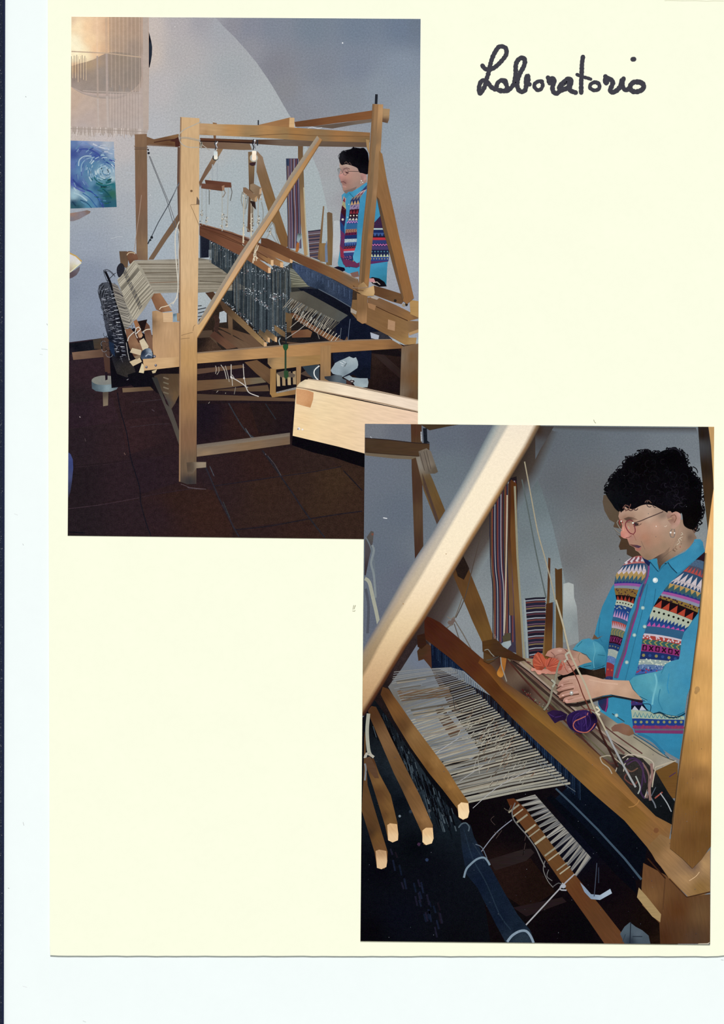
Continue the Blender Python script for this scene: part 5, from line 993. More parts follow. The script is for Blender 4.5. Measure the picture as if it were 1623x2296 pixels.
be2 = wd2('beater_beam', L2, '951,1380 966,1385 987,1396 1030,1432 1078,1474 1103,1492 1133,1530 1210,1583 1250,1613 1301,1656 1352,1701 1427,1770 1508,1837 1500,1880 1520,1895 1556,1900 1590,1920 1592,2000 1560,2012 1540,2008 1500,1970 1451,1900 1400,1840 1330,1780 1260,1715 1200,1660 1150,1612 1100,1560 1050,1512 1008,1475 952,1432', '965,1400,4a2014 1000,1430,54281a 1060,1490,5c2e1a 1110,1540,5f3418 1150,1580,6c3f1c 1120,1500,7a4820 1200,1640,7c5228 1220,1610,84602c 1300,1720,8c6432 1340,1740,9a6c34 1380,1800,936636 1430,1830,946830 1470,1860,96683a 1490,1900,8f6a44 1530,1950,a37a4c 1570,1980,96703c 1400,1800,8a5f2c', 42, label='glossy brown beater beam running diagonally')
I2('beam_top', L2, 'wood2', 42).band('1078,1474 1103,1492 1133,1530 1210,1583 1250,1613 1301,1656 1352,1701 1427,1770 1504,1834', '1072,1486 1098,1512 1125,1545 1195,1606 1240,1642 1296,1688 1345,1730 1412,1794 1487,1862', ['6a3c20', '6c4022', '6f4a34', '7a5a34', '7c5c34', '7e5f3a', '84603a', '8a6438', '8c683c'], ['8a5020', '935824', '8c5a24', '9a6a2c', '9c6c30', 'a06f34', 'a37038', 'a3703a', '9c6c3c'])
wd2('post_joint', L2, '1452,1898 1480,1870 1510,1885 1540,1900 1556,1935 1575,1920 1592,1905 1592,2000 1565,2012 1542,2010 1500,1965 1470,1930', '1470,1900,8f6a40 1500,1920,a57c50 1540,1970,ab8458 1570,1990,96703c 1580,1940,b08a5c 1555,1940,7c6050', 45)
wd2('low_post', L2, '1442,1935 1492,1962 1540,2010 1592,2005 1592,2116 1480,2116 1478,2070 1440,2030 1438,1990', '1465,1960,7a5030 1460,2010,8a6038 1520,2040,6a3f20 1510,2090,5f3c24 1570,2050,7c5a38 1560,2100,5f4430 1490,2100,54301a', 80)
wd2('cream_block', L2, '1432,1990 1450,2010 1482,2050 1480,2068 1462,2055 1428,2012', 'a3885c')
I2('joint_line', L2).lines(['1452,1925 1492,1970', '1491,1970 1486,2040', '1500,1970 1540,2012 1592,2000'], 3, ['3a1e10', '5c3a20', '4a2c18'])
I2('hair_strand', L2).line('1409,1810 1420,1808 1430,1800 1434,1790', 1.5, 'b47c3c', 1)
I2('beam_glint', L2).line('1545,1975 1560,1965 1568,1955', 1.5, 'd8b080', 1)
I2('wood_knot', L2).dots([(1471, 1862)], 6, '7a4a28', 10)
wd2('inner_beam', L2, '1466,1730 1512,1708 1520,1712 1518,1790 1500,1790 1470,1755', '1490,1740,7c5628 1510,1770,84592a')
I2('thread_tangle_shade', L2, 'dark').fill('1385,1690 1440,1700 1470,1730 1500,1780 1515,1800 1508,1850 1470,1830 1420,1780 1380,1730', '1420,1730,3a3430 1480,1790,161c22 1500,1830,14181e', g=6)
tg = I2('thread_tangle', L2, 'cloth', label='tangle of purple, pink, white and grey yarn ends')
tg.lines(['1345,1698 1365,1694 1380,1702 1395,1715', '1345,1698 1350,1710 1365,1722 1372,1735', '1395,1700 1410,1692 1430,1694 1450,1700 1465,1712 1460,1735 1455,1760 1445,1790', '1400,1710 1420,1700 1440,1715 1440,1750 1436,1775 1445,1790', '1405,1715 1425,1705 1440,1725 1447,1755', '1460,1712 1462,1740 1456,1765 1458,1795', '1470,1720 1500,1710 1516,1706', '1470,1720 1465,1745 1462,1765', '1385,1715 1380,1730', '1440,1710 1455,1740 1450,1790', '1468,1790 1485,1776', '1480,1778 1495,1800 1505,1820', '1410,1730 1400,1745 1420,1760 1430,1750', '1425,1740 1435,1765 1430,1780', '1400,1720 1415,1730 1430,1722', '1408,1700 1400,1715 1398,1730', '1470,1765 1460,1785', '1450,1775 1466,1800 1470,1812', '1355,1702 1370,1712 1385,1708', '1500,1742 1515,1732'],
         {0: 2.4, 1: 2.4, 2: 2.6, 3: 4, 4: 3, 5: 6, 6: 2.5, 7: 2.5, 8: 2.2, 9: 4, 10: 3, 11: 2.4, 12: 3, 13: 3, 14: 3, 15: 2.2, 16: 2, 17: 3, 18: 2}, ['a89c84', 'a89c88', 'b8aa98', '3c2848', '4a3050', '8a6860', 'b5a890', 'b8ac94', 'a09888', '7c6058', '9c4c40', '9aa0a4', '6a3c34', '9aa098', '6c4c3c', 'b0a898', '4c5560', '6a7078', '5c3430', '4a2c50'], 1)
# ---------------------------------------------------------------- the weaver
W2 = empty('person', pr2, 'woman in turquoise shirt and patterned vest looking down at orange yarn in her hands')
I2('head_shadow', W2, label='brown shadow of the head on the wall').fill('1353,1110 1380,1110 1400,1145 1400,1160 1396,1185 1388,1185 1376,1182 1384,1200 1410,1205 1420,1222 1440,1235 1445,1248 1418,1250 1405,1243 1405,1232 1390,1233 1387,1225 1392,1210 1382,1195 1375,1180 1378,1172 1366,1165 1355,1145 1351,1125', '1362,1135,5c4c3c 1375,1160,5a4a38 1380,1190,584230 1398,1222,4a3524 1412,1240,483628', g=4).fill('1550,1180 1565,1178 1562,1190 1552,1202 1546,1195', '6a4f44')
sh2 = I2('shirt', W2, 'cloth', label='turquoise button-up shirt')
sh2.fill('1425,1256 1440,1250 1470,1262 1480,1268 1500,1255 1540,1235 1557,1210 1574,1213 1580,1235 1585,1300 1580,1400 1565,1480 1535,1560 1535,1610 1525,1704 1500,1690 1455,1660 1418,1640 1398,1620 1385,1622 1360,1605 1345,1595 1340,1575 1350,1562 1362,1520 1357,1515 1330,1500 1330,1435 1338,1400 1350,1360 1372,1315', '1358,1360,2c7fa3 1350,1400,2f86aa 1345,1430,2a7a9e 1365,1450,246f92 1455,1310,2a7fa6 1470,1330,2d86ae 1450,1400,2f8ab2 1440,1440,2c84ac 1425,1500,2d86ac 1400,1540,2b7fa4 1395,1600,2c84a8 1380,1610,2f88ac 1480,1670,2b7fa6 1510,1660,2a82aa 1520,1695,2a7ba0 1560,1420,3388ac 1550,1440,3a90b4 1500,1290,2b7fa4 1490,1280,2a7ca2 1380,1600,2f8aae 1430,1590,2c82a8', g=7)
I2('shirt_fold', sh2.obj, 'cloth').lines(['1452,1310 1440,1370 1425,1430 1408,1500 1398,1540', '1470,1320 1462,1370 1448,1400', '1345,1385 1342,1420 1350,1440', '1420,1645 1460,1670 1500,1700', '1430,1645 1460,1658 1490,1690', '1352,1450 1356,1480 1350,1500', '1372,1600 1400,1618'], {0: 2, 1: 2, 2: 2, 3: 2, 4: 6, 5: 2, 6: 2}, ['266f92', '246c90', '246e92', '1c5a78', '24729a', '1f6283', '2a4048'], 1)
# vest
VE = empty('vest', W2, 'fair isle knitted vest in many coloured bands')
X1 = Panel('1418,1250 1396,1268 1384,1283 1380,1290 1378,1303 1377,1309 1377,1314 1377,1319 1380,1334 1382,1345 1379,1356 1377,1365 1374,1383 1372,1392 1371,1408 1368,1424 1365,1442 1364,1455 1362,1470 1360,1485 1357,1518', '1441,1247 1447,1263 1449,1281 1448,1292 1442,1305 1438,1310 1434,1316 1431,1323 1425,1340 1421,1354 1416,1364 1411,1376 1407,1394 1404,1402 1401,1416 1396,1431 1391,1448 1386,1461 1381,1477 1377,1492 1374,1518', 2)
knit(S2, VE, X1, [('b8645e', 'zig', ['c9bfc4', '7c4250'], 7), ('2c4a6c', 'tri', 'c3b4bc', 7), ('a8884c', 'drip', 'c3b4bc', 6), ('33586c', 'drip', 'a8884c', 7), ('26347c', 'drip', '33586c', 9), ('8f4c9a', '', '', 0), ('7c8494', '', '', 0), ('80602c', 'fleck', '3a2030', 8), ('1c1014', 'tri', '9c3424', 5), ('a9b09c', 'dot', '141414', 6), ('1e3f7c', 'fleck', 'a9b09c', 6), ('23458a', 'tri', 'b487b4', 6), ('2c5a80', '', '', 0), ('b09ca8', 'drip', 'a83c34', 8), ('5c6a58', 'chev', '96803c', 5), ('2c1020', 'xo', '8f2c6c', 4), ('1e3466', 'dot', '7c7c54', 4), ('94a098', 'fleck', 'b0b4a4', 5), ('5070a8', 'fleck', '9aa8c4', 9), ('8c2c34', 'dot', 'c4482c', 2), ('2e3560', 'fleck', ['6a2c5c', '8a98a8'], 7)])
X2 = Panel('1580,1237 1560,1255 1545,1268 1531,1281 1510,1300 1501,1308 1490,1321 1487,1326 1483,1331 1480,1336 1476,1341 1465,1360 1457,1379 1452,1392 1449,1404 1444,1420 1442,1424 1440,1433 1439,1444 1437,1460 1434,1478 1431,1490 1428,1502 1424,1512', '1585,1240 1583,1262 1581,1280 1579,1298 1573,1320 1571,1330 1569,1342 1569,1348 1568,1355 1567,1362 1565,1374 1552,1391 1544,1404 1538,1412 1534,1416 1528,1434 1527,1438 1526,1446 1525,1458 1524,1472 1518,1485 1497,1495 1486,1503 1482,1511', 2)
knit(S2, VE, X2, [('2a1620', 'fleck', ['8a2c28', '1c2040'], 7), ('46607c', 'fleck', ['14183a', '1c2248'], 9), ('4c4a5c', 'tri', 'b04440', 6), ('2c4a6c', 'tri', 'c6b8bc', 5), ('c0b2b4', 'tri', '2c4a70', 9), ('33585f', 'drip', 'b08c4c', 6), ('26347c', 'drip', '33586c', 9), ('a04c94', '', '', 0), ('8488a0', '', '', 0), ('86682c', 'fleck', '3a2030', 9), ('1a0e14', 'tri', 'b03c28', 5), ('a9b29c', 'dot', '121412', 8), ('1e3f7c', 'drip', 'a9b29c', 11), ('23458a', 'tri', 'b84c9c', 8), ('2c5a80', '', '', 0), ('c4b6c0', '', '', 0), ('a83c34', 'fleck', 'c4b6c0', 8), ('2f5c5c', 'chev', '9c8840', 7), ('8c2a6c', 'xo', '24101e', 6), ('1c2f66', 'dot', ['8c8048', '2c4a8a'], 6), ('8fa09c', 'fleck', 'c0c8b4', 8), ('54719c', 'fleck', ['23408c', '8a9cc4'], 9), ('3c5aa4', 'fleck', ['a02c3c', '23306a'], 6)])
I2('vest_trim', VE, 'cloth', label='grey and magenta knitted edging').lines(['1449,1262 1453,1275 1448,1300 1441,1318 1432,1345 1428,1365 1420,1385 1412,1412 1405,1440 1398,1465 1388,1492 1380,1520', '1455,1266 1453,1290 1446,1308', '1437,1330 1432,1350 1428,1372 1421,1395 1415,1415 1408,1440 1402,1465 1392,1492 1384,1520', '1443,1310 1434,1338'], {0: 7, 1: 3, 2: 3.2, 3: 3}, ['53506a', '8c3c80', '8c3078', '303c7c'], 1)
I2('vest_trim', VE, 'cloth').fill('1439,1248 1450,1252 1458,1262 1455,1270 1446,1262', '1c2450')
I2('vest_corner', VE, 'cloth').fill('1340,1568 1350,1563 1364,1562 1363,1585 1359,1597 1350,1592 1342,1580', '1348,1575,1c2c54 1358,1585,3c2450', g=5).line('1362,1562 1361,1580 1357,1596', 3, '8a2c6c', 1)
X3 = Panel('1415,1570 1415,1582 1415,1593 1417,1611 1419,1627 1421,1634 1422,1638 1424,1643', '1440,1569 1446,1580 1450,1593 1534,1611 1533,1627 1532,1634 1532,1638 1531,1645', 0)
knit(S2, VE, X3, [('3a2c68', 'fleck', ['7c2c4c', '3c4c94'], 4), ('10142a', 'tri', 'b0b4c4', 2), ('9cab94', 'drip', '3c7c90', 5), ('1c3a84', 'dot', '8c8c54', 9), ('7c2c68', 'fleck', '8c3450', 8), ('5a5c70', '', '', 0), ('7c3064', '', '', 0)])
I2('vest_band', VE, 'cloth').fill('1415,1591 1460,1596 1500,1605 1534,1606 1534,1614 1480,1613 1417,1610', '9cab94').lines([[(1420+i*9, 1608+i*.4), (1424+i*9, 1597+i*.9), (1428+i*9, 1608+i*.4)] for i in range(12)], 2, ['3c7c90', '2f6c80', '4c8c94'])
# neck and face
nk = I2('neck', W2, 'skin', label='neck with a thin line of chain')
nk.fill('1470,1235 1500,1170 1530,1165 1546,1178 1562,1206 1545,1228 1520,1242 1505,1252 1492,1260 1483,1268 1478,1278 1474,1262 1474,1250', '1490,1240,7c6452 1480,1262,5c4a3e 1500,1235,9c7f68 1520,1225,a88a72 1535,1205,a0836c 1520,1190,a88872 1545,1205,6e594c 1500,1200,a88a74 1478,1272,4a3a30', g=4)
fc = I2('face', W2, 'skin', label='downturned face in profile, lips slightly parted')
fc.fill('1389,1142 1400,1136 1430,1132 1470,1130 1500,1140 1522,1150 1525,1175 1515,1210 1505,1235 1485,1247 1470,1250 1462,1254 1452,1256 1443,1252 1436,1244 1431,1238 1424,1234 1423,1229 1419,1226 1411,1222 1408,1214 1406,1208 1398,1207 1392,1203 1391,1195 1395,1180 1393,1172 1389,1165 1386,1158 1388,1150', '1395,1150,b08c78 1410,1148,ab8a74 1430,1140,ba9a82 1455,1138,ba9c86 1475,1145,a88c78 1400,1160,99745f 1412,1165,8f6c58 1430,1160,b09078 1455,1160,bf9f88 1470,1180,bf947c 1440,1185,b88a72 1425,1190,b5826c 1398,1190,d08a76 1394,1200,c87a6c 1405,1203,d48c7e 1415,1205,a8786a 1412,1216,a87c68 1425,1215,a87f68 1445,1205,b07c62 1450,1215,a87860 1470,1210,ae846a 1440,1235,987860 1450,1250,8c7058 1470,1235,9c7c64 1490,1225,9c7e66 1500,1200,a88870 1490,1170,b5947e 1485,1155,8c7464 1440,1222,a07c64', g=3.5, pw=2.6)
I2('jaw_shadow', W2, 'skin').fill('1462,1254 1475,1246 1490,1238 1502,1226 1498,1240 1486,1250 1478,1262 1474,1254', '1470,1250,54423a 1495,1235,8a6e5a', g=4)
I2('mouth', W2, 'skin', label='parted lips').fill('1410,1220 1418,1221 1428,1222 1438,1225 1432,1229 1426,1228 1420,1226', '1415,1222,6a4038 1432,1226,4c3448', g=3).fill('1424,1229 1432,1229 1438,1226 1436,1234 1428,1236', '1430,1232,a8685c', g=3).line('1437,1213 1441,1222 1446,1232', 1.4, '8c6a58', 1)
I2('nose_detail', W2, 'skin').lines(['1403,1206 1410,1205 1416,1201', '1416,1196 1422,1202 1426,1212', '1396,1180 1398,1190'], 1.6, ['8c5248', '9c6c5a', 'dc9c8a'], 1)
I2('eye', W2, 'skin', label='downcast eye and brow').fill('1418,1174 1425,1172 1432,1174 1430,1179 1422,1180', '3c2c2c').fill('1398,1163 1408,1159 1420,1160 1430,1165 1418,1166 1405,1168', '1410,1163,5c4438 1425,1165,8a6a58', g=3).lines(['1420,1180 1432,1178 1438,1174', '1403,1171 1412,1170'], 1.5, ['6a4c40', '6c4c40'], 1)
I2('ear', W2, 'skin').fill('1494,1155 1500,1148 1512,1146 1524,1149 1527,1158 1525,1170 1519,1180 1511,1186 1505,1184 1504,1175 1498,1168', '1500,1152,a07a6a 1510,1150,b88a78 1522,1155,c4968a 1520,1170,c09080 1508,1165,8a6250 1511,1182,b5907c 1500,1162,8f7062 1514,1160,b07f6c', g=3.5).lines(['1503,1158 1512,1154 1516,1162 1511,1172', '1496,1165 1506,1162'], 1.8, ['7c5442', 'b8946c'], 1)
I2('earring', W2, label='silver hoop earring').lines(['1507,1186 1502,1194 1504,1204 1510,1205 1513,1195 1511,1186'], 2.2, '7c7068', 1).dots([(1503.5, 1194), (1512, 1195)], [2.2, 1.7], 'f0ece6')
I2('neck_chain', W2).lines(['1528,1194 1531,1198 1526,1200', '1530,1204 1524,1207 1528,1212', '1522,1212 1518,1216', '1526,1205 1521,1210 1524,1216 1517,1222', '1516,1224 1513,1228 1518,1232', '1495,1178 1492,1181 1489,1180', '1511,1230 1508,1233 1514,1236'], 1.2, ['e4d4b8', 'dccaac', 'c8b090', 'd8c8b0', '8f6c54', 'd8c4ac', '6a4c3c'], 1).dots([(1471, 1180), (1525, 1226)], [1.2, 1.3], ['f0e4d8', 'b05048'])
hr = I2('hair', W2, 'dark', label='short curly black hair')
hr.fill('1358,1105 1361,1092 1368,1078 1377,1064 1386,1053 1398,1047 1402,1032 1411,1025 1422,1023 1434,1015 1450,1010 1463,1013 1474,1017 1485,1011 1500,1007 1514,1007 1527,1012 1536,1024 1541,1040 1549,1056 1561,1070 1571,1083 1573,1102 1571,1125 1574,1140 1576,1146 1571,1150 1574,1155 1568,1168 1558,1184 1550,1187 1538,1182 1532,1174 1529,1152 1522,1147 1510,1147 1500,1146 1490,1146 1478,1140 1466,1134 1450,1131 1436,1134 1428,1138 1420,1142 1410,1140 1402,1136 1396,1143 1388,1147 1379,1140 1371,1128 1362,1115', '1365,1105,16161c 1385,1130,10131c 1400,1080,08080e 1440,1050,0a0608 1500,1030,08060a 1550,1080,08060a 1480,1100,0d0a10 1500,1120,14121c 1560,1150,0a0709 1545,1175,120c0c 1450,1125,120e16 1520,1100,100c14', 1, g=6)
ms, cs, wds = [], [], {}
def arc(cx, cy, r, a0, a1, n=6): return [(cx+r*math.cos(a0+(a1-a0)*i/n), cy+r*math.sin(a0+(a1-a0)*i/n)) for i in range(n+1)]
for i in range(80):
    a = R.uniform(math.pi*.95, math.pi*2.05); rx, ry = R.uniform(.25, .97)*105, R.uniform(.25, .97)*72
    cx, cy = 1467+rx*math.cos(a), 1100+ry*math.sin(a)*1.1
    a0 = R.uniform(0, 6.28); ms.append(arc(cx, cy, R.uniform(4, 9), a0, a0+R.uniform(2, 4.2))); cs.append(['16121a', '100e16', '1c161c', '0a080c', '161620'][R.randrange(5)])
for i in range(34):
    cx, cy = R.uniform(1455, 1535), R.uniform(1085, 1135); a0 = R.uniform(0, 6.28)
    ms.append(arc(cx, cy, R.uniform(4, 8), a0, a0+3)); cs.append(['201c28', '282230', '1a1620'][R.randrange(3)])
I2('hair_curl', hr.obj, 'dark').lines(ms, 1.6, cs)
I2('hair_wisp', hr.obj, 'dark').fill('1385,1128 1400,1132 1398,1142 1392,1150 1388,1140', '0e0e14').fill('1400,1130 1412,1132 1410,1142 1404,1138', '14101a').fill('1500,1140 1530,1140 1526,1152 1516,1146 1506,1150', '0e0b10').fill('1470,1130 1500,1136 1496,1150 1484,1142', '120e14')
_o = catmull(P('1358,1105 1361,1092 1368,1078 1377,1064 1386,1053 1398,1047 1402,1032 1411,1025 1422,1023 1434,1015 1450,1010 1463,1013 1474,1017 1485,1011 1500,1007 1514,1007 1527,1012 1536,1024 1541,1040 1549,1056 1561,1070 1571,1083 1573,1102 1571,1125 1574,1140 1571,1150 1568,1168 1558,1184'), False, 4)
I2('hair_wisp', hr.obj, 'dark').lines([arc(x+R.uniform(-3, 1.5)*(1 if x < 1465 else -1), y+R.uniform(-1, 4), R.uniform(2.5, 6), a_, a_+R.uniform(2, 4)) for x, y in _o for a_ in (R.uniform(0, 6.28), R.uniform(0, 6.28))], [2.6, 1.0], ['0a080e', '121018', '0e0c12'], 0)
# loose curls on the outline
I2('hair_curl', hr.obj, 'dark').lines([arc(1364, 1086, 6, 2.4, 5.4), arc(1376, 1070, 8, 2.5, 5.2), arc(1392, 1052, 8, 2.6, 5.4), arc(1412, 1032, 10, 2.8, 5.4), arc(1447, 1016, 9, 3, 6.1), arc(1468, 1017, 7, 3.4, 6.2), arc(1509, 1022, 18, 4.0, 6.0), arc(1508, 1026, 20, 4.2, 6.1), arc(1550, 1060, 14, 4.9, 6.3), arc(1572, 1093, 8, 4.5, 7), arc(1575, 1143, 5, 4.8, 7.2), arc(1572, 1155, 5, 5, 7.5), arc(1405, 1138, 6, .6, 3.6), arc(1414, 1140, 5, .2, 3), arc(1425, 1139, 5, .2, 3), arc(1393, 1140, 6, 0, 3.0), arc(1452, 1128, 6, 3.3, 6)], 1.8, ['2a2a32', '2c2c34', '24202a', '28242c', '26222c', '2a2630', '1c1a26', '2e2c3a', '15131a', '1c1820', '15121a', '15121a', '5a3430', '4e2f2e', '4a3030', '241c20', '6a4e44'])
I2('hair_lock', hr.obj, 'skin').lines(['1396,1140 1402,1132 1410,1136', '1402,1146 1410,1140 1414,1130', '1450,1126 1455,1122 1460,1128', '1510,1140 1518,1130 1530,1128'], 1.6, ['7a5248', '6e4a40', '6e5448', '2f2830'], 1)
gls = I2('glasses', W2, label='round reddish wire-rimmed glasses')
gls.lines(['1487,1147 1470,1154 1450,1162 1436,1168 1420,1173', '1418,1168 1412,1166 1404,1170 1402,1178 1406,1188 1413,1196 1420,1198 1424,1192 1423,1182 1420,1172 1418,1168', '1396,1173 1393,1167 1389,1166 1388,1170 1391,1178', '1386,1166 1383,1172 1390,1185 1394,1190'], {0: 2, 1: 2.2, 2: 2, 3: 1.8}, ['4c3836', '7c3038', '9c3434', '8c8478'], 1)
gls.dots([(1392.5, 1168.5), (1419, 1172.5)], [1.8, 2.2], ['ece2d6', 'dfe8da']).lines(['1408,1180 1411,1186', '1377,1185 1384,1192 1390,1196'], 1.6, ['a8a890', '8a8070'])
# collar and buttons
I2('collar', W2, 'cloth', label='pointed turquoise collar').fill('1497,1261 1515,1252 1535,1238 1553,1220 1557,1209 1570,1209 1576,1216 1577,1235 1565,1250 1545,1265 1530,1278 1518,1286 1510,1275 1500,1268', '1510,1265,2f87ae 1540,1245,2f86ae 1560,1225,3a8fb5 1573,1230,2c7ca2 1520,1278,338db4', g=5).fill('1453,1257 1465,1253 1473,1252 1474,1265 1476,1280 1470,1275 1460,1262', '2f86aa').lines(['1457,1259 1466,1270 1475,1281', '1497,1260 1505,1272 1518,1285', '1476,1282 1485,1270 1497,1261'], 1.6, ['174a66', '153c58', '246f92'], 1)
I2('collar', W2, 'cloth').line('1490,1264 1494,1263', 2.2, '1c3040')
bu = I2('button', W2, label='pearly white shirt button'); bu.dots([(1469, 1301)], 6, 'c6d8da', 14).dots([(1468, 1300)], 3, 'f0f4f2', 10)
for (x, y) in ((1441, 1363), (1422, 1424), (1405, 1485), (1382, 1604), (1445, 1405)):
    I2('button', W2).dots([(x, y)], 4.4, '86aeb0', 10).dots([(x, y)], 2.4, 'b8ccc0', 8)
# far arm (her right), yarn and hand
I2('elbow_gap', W2).fill('1328,1433 1332,1422 1340,1430 1352,1425 1340,1433', '6a4c34')
cf = I2('sleeve_cuff', W2, 'cloth', label='rolled turquoise cuff of the far arm')
cf.fill('1284,1456 1292,1445 1305,1434 1320,1431 1340,1440 1352,1450 1360,1468 1357,1490 1345,1496 1325,1502 1308,1500 1295,1492 1325,1482 1315,1468 1300,1462', '1300,1445,3f92ae 1320,1440,3a8cac 1335,1455,4a9cb4 1350,1475,2f7f9c 1340,1495,226a88 1310,1495,2c7c98 1325,1470,3a8aa4', g=5)
I2('cuff_fold', cf.obj, 'cloth').lines(['1293,1450 1305,1438', '1330,1440 1334,1460 1330,1480 1332,1498', '1340,1468 1356,1470', '1308,1495 1325,1492'], 1.5, ['24687e', '5aa4b8', '20647e', '1c5068'], 1)
I2('forearm_shadow', W2, 'dark').fill('1250,1518 1275,1505 1300,1496 1330,1503 1356,1496 1358,1520 1330,1526 1290,1520 1262,1525 1252,1524', '1270,1512,1c1210 1300,1505,1a1412 1340,1515,3c281c', g=5)
ha = I2('hand', W2, 'skin', label='open far hand cradling orange yarn')
ha.fill('1222,1470 1228,1460 1240,1454 1255,1452 1268,1455 1282,1458 1300,1462 1315,1472 1327,1484 1310,1488 1295,1494 1290,1500 1284,1506 1272,1512 1262,1514 1250,1510 1235,1512 1225,1510 1215,1510 1205,1512 1200,1505 1192,1502 1190,1496 1205,1500 1225,1500 1250,1490 1240,1475', '1230,1465,b5806e 1250,1460,b88c7c 1262,1475,a87868 1245,1480,8a5a4c 1280,1465,9a7260 1300,1472,b08c74 1315,1482,a8846c 1285,1490,bf8c78 1270,1500,b07a6a 1255,1505,a87060 1225,1508,c4806c 1205,1508,cf8c78', g=4)
I2('finger', W2, 'skin').dots([(1194, 1502), (1209, 1509), (1224, 1508), (1241, 1508)], [4, 5, 4.5, 5], ['c98876', 'd48f7c', 'c88472', 'c47c6a'], 10, .8)
I2('finger_line', ha.obj, 'skin').lines(['1240,1474 1250,1468 1262,1466 1272,1470', '1262,1478 1275,1476 1286,1482', '1270,1490 1282,1494 1290,1490', '1235,1462 1242,1468 1244,1474', '1300,1464 1296,1474 1300,1486', '1266,1456 1272,1462'], 1.6, ['8c6052', '94685a', '7c5244', '7a5046', '94705a', '5c3c36'], 1)
I2('finger_light', ha.obj, 'skin').dots([(1255, 1459), (1278, 1500), (1288, 1478)], [5, 4, 4], ['c49a88', 'c89682', 'bc9280'], 12, .6)
yn = I2('orange_yarn', W2, 'cloth', label='two small balls of orange red yarn')
yn.fill('1194,1480 1198,1468 1206,1462 1215,1466 1221,1475 1225,1480 1222,1495 1215,1503 1203,1502 1195,1494', '1200,1475,b04c34 1215,1480,c05438 1205,1495,b84c32 1212,1500,8c3826', g=4)
yn.fill('1224,1480 1232,1474 1245,1476 1256,1484 1262,1492 1258,1502 1248,1506 1236,1506 1226,1500 1222,1490', '1230,1480,b8523c 1245,1485,c45c42 1235,1500,b04c38 1255,1495,a8483a', g=4)
yn.lines([[(1219, 1494), (1208+13*math.cos(a_), 1481+17*math.sin(a_))] for a_ in (2.2, 2.6, 3.0, 3.4, 3.8, 4.2, 4.6)] + [[(1226, 1497), (1242+18*math.cos(a_), 1489+15*math.sin(a_))] for a_ in (4.0, 4.4, 4.8, 5.2, 5.6, 6.0, 6.4, 6.8)] + ['1225,1476 1222,1490 1226,1500', '1262,1484 1268,1500 1274,1508', '1256,1480 1266,1490 1262,1502', '1182,1483 1190,1486'], 1.2, ['8c3a28', 'd06a4c', 'a04430', 'c86048', '94402c', 'd26c50', '8c3828', 'c85c44', '5c2418', '9c4436', 'a04c40', 'a83c2c'], 1)
# near arm and hand
sl2 = I2('sleeve', W2, 'cloth', label='rolled turquoise sleeve of the near arm')
sl2.fill('1411,1527 1420,1518 1440,1512 1470,1506 1485,1502 1490,1490 1505,1482 1522,1478 1526,1455 1535,1425 1548,1400 1560,1385 1570,1375 1575,1380 1565,1450 1552,1530 1540,1560 1535,1595 1515,1605 1495,1602 1478,1595 1465,1600 1450,1590 1440,1575 1452,1570 1432,1560 1420,1545', '1420,1530,3f92a8 1440,1525,4a9cb0 1460,1520,54a4b4 1470,1545,5aa8b8 1450,1555,3f92a8 1480,1520,3a8cac 1500,1500,3f90b0 1530,1500,3c90b4 1550,1450,3a8eb4 1545,1420,3486ac 1520,1550,3a8eb0 1500,1570,3f90ac 1520,1595,3587a8 1480,1585,388aa8 1455,1580,3a8cb0 1540,1530,348ab0', g=5)
I2('sleeve_fold', sl2.obj, 'cloth').lines(['1468,1510 1472,1530 1465,1560 1462,1580', '1480,1545 1476,1570 1485,1592', '1440,1578 1458,1580 1458,1595', '1500,1510 1496,1540 1500,1555', '1465,1600 1480,1598 1500,1608 1520,1607 1536,1599', '1410,1528 1416,1545 1432,1562 1450,1572', '1492,1490 1482,1510'], {0: 4, 1: 2, 2: 1.8, 3: 3, 4: 2.2, 5: 2, 6: 2}, ['68b4c4', '2c7c9c', '143c54', '328cb4', '123448', '5aa0b0', '2f7c98'], 1)
ar = I2('near_hand', W2, 'skin', label='near forearm and bent fingers with a silver ring')
ar.fill('1253,1530 1262,1520 1275,1516 1295,1513 1315,1513 1335,1518 1352,1523 1380,1525 1410,1526 1418,1545 1434,1562 1440,1570 1420,1567 1395,1562 1370,1557 1350,1560 1325,1567 1305,1572 1290,1575 1270,1577 1262,1572 1264,1566 1254,1565 1250,1558 1254,1552 1248,1548 1250,1540', '1260,1535,b08070 1258,1545,a87868 1262,1558,a87864 1270,1572,c08c7c 1285,1525,b88c78 1290,1545,b88874 1300,1530,c49a84 1310,1550,be947c 1330,1530,c8a088 1340,1545,c89c80 1370,1540,cca388 1400,1545,c8a084 1425,1562,b08c70 1380,1555,bc9478 1400,1530,c0987c 1300,1570,b08670 1340,1555,b88c72', g=4)
I2('finger_line', ar.obj, 'skin').lines(['1253,1540 1268,1534 1284,1532', '1250,1553 1268,1548 1286,1544', '1256,1566 1275,1560 1298,1556', '1262,1574 1276,1568 1290,1566', '1262,1531 1276,1527'], {0: 1.8, 1: 2.6, 2: 2.8, 3: 1.5, 4: 1.4}, ['8c5e4c', '5f3a2c', '643e30', '94644f', '9c7060'], 1)
I2('finger_gap', ar.obj, 'skin').fill('1246,1543 1252,1540 1262,1537 1255,1541 1250,1545', '5a3a2e').fill('1247,1556 1254,1552 1266,1549 1257,1554 1253,1559', '4e3026').fill('1252,1568 1257,1565 1270,1562 1264,1566 1261,1570', '5a382c')
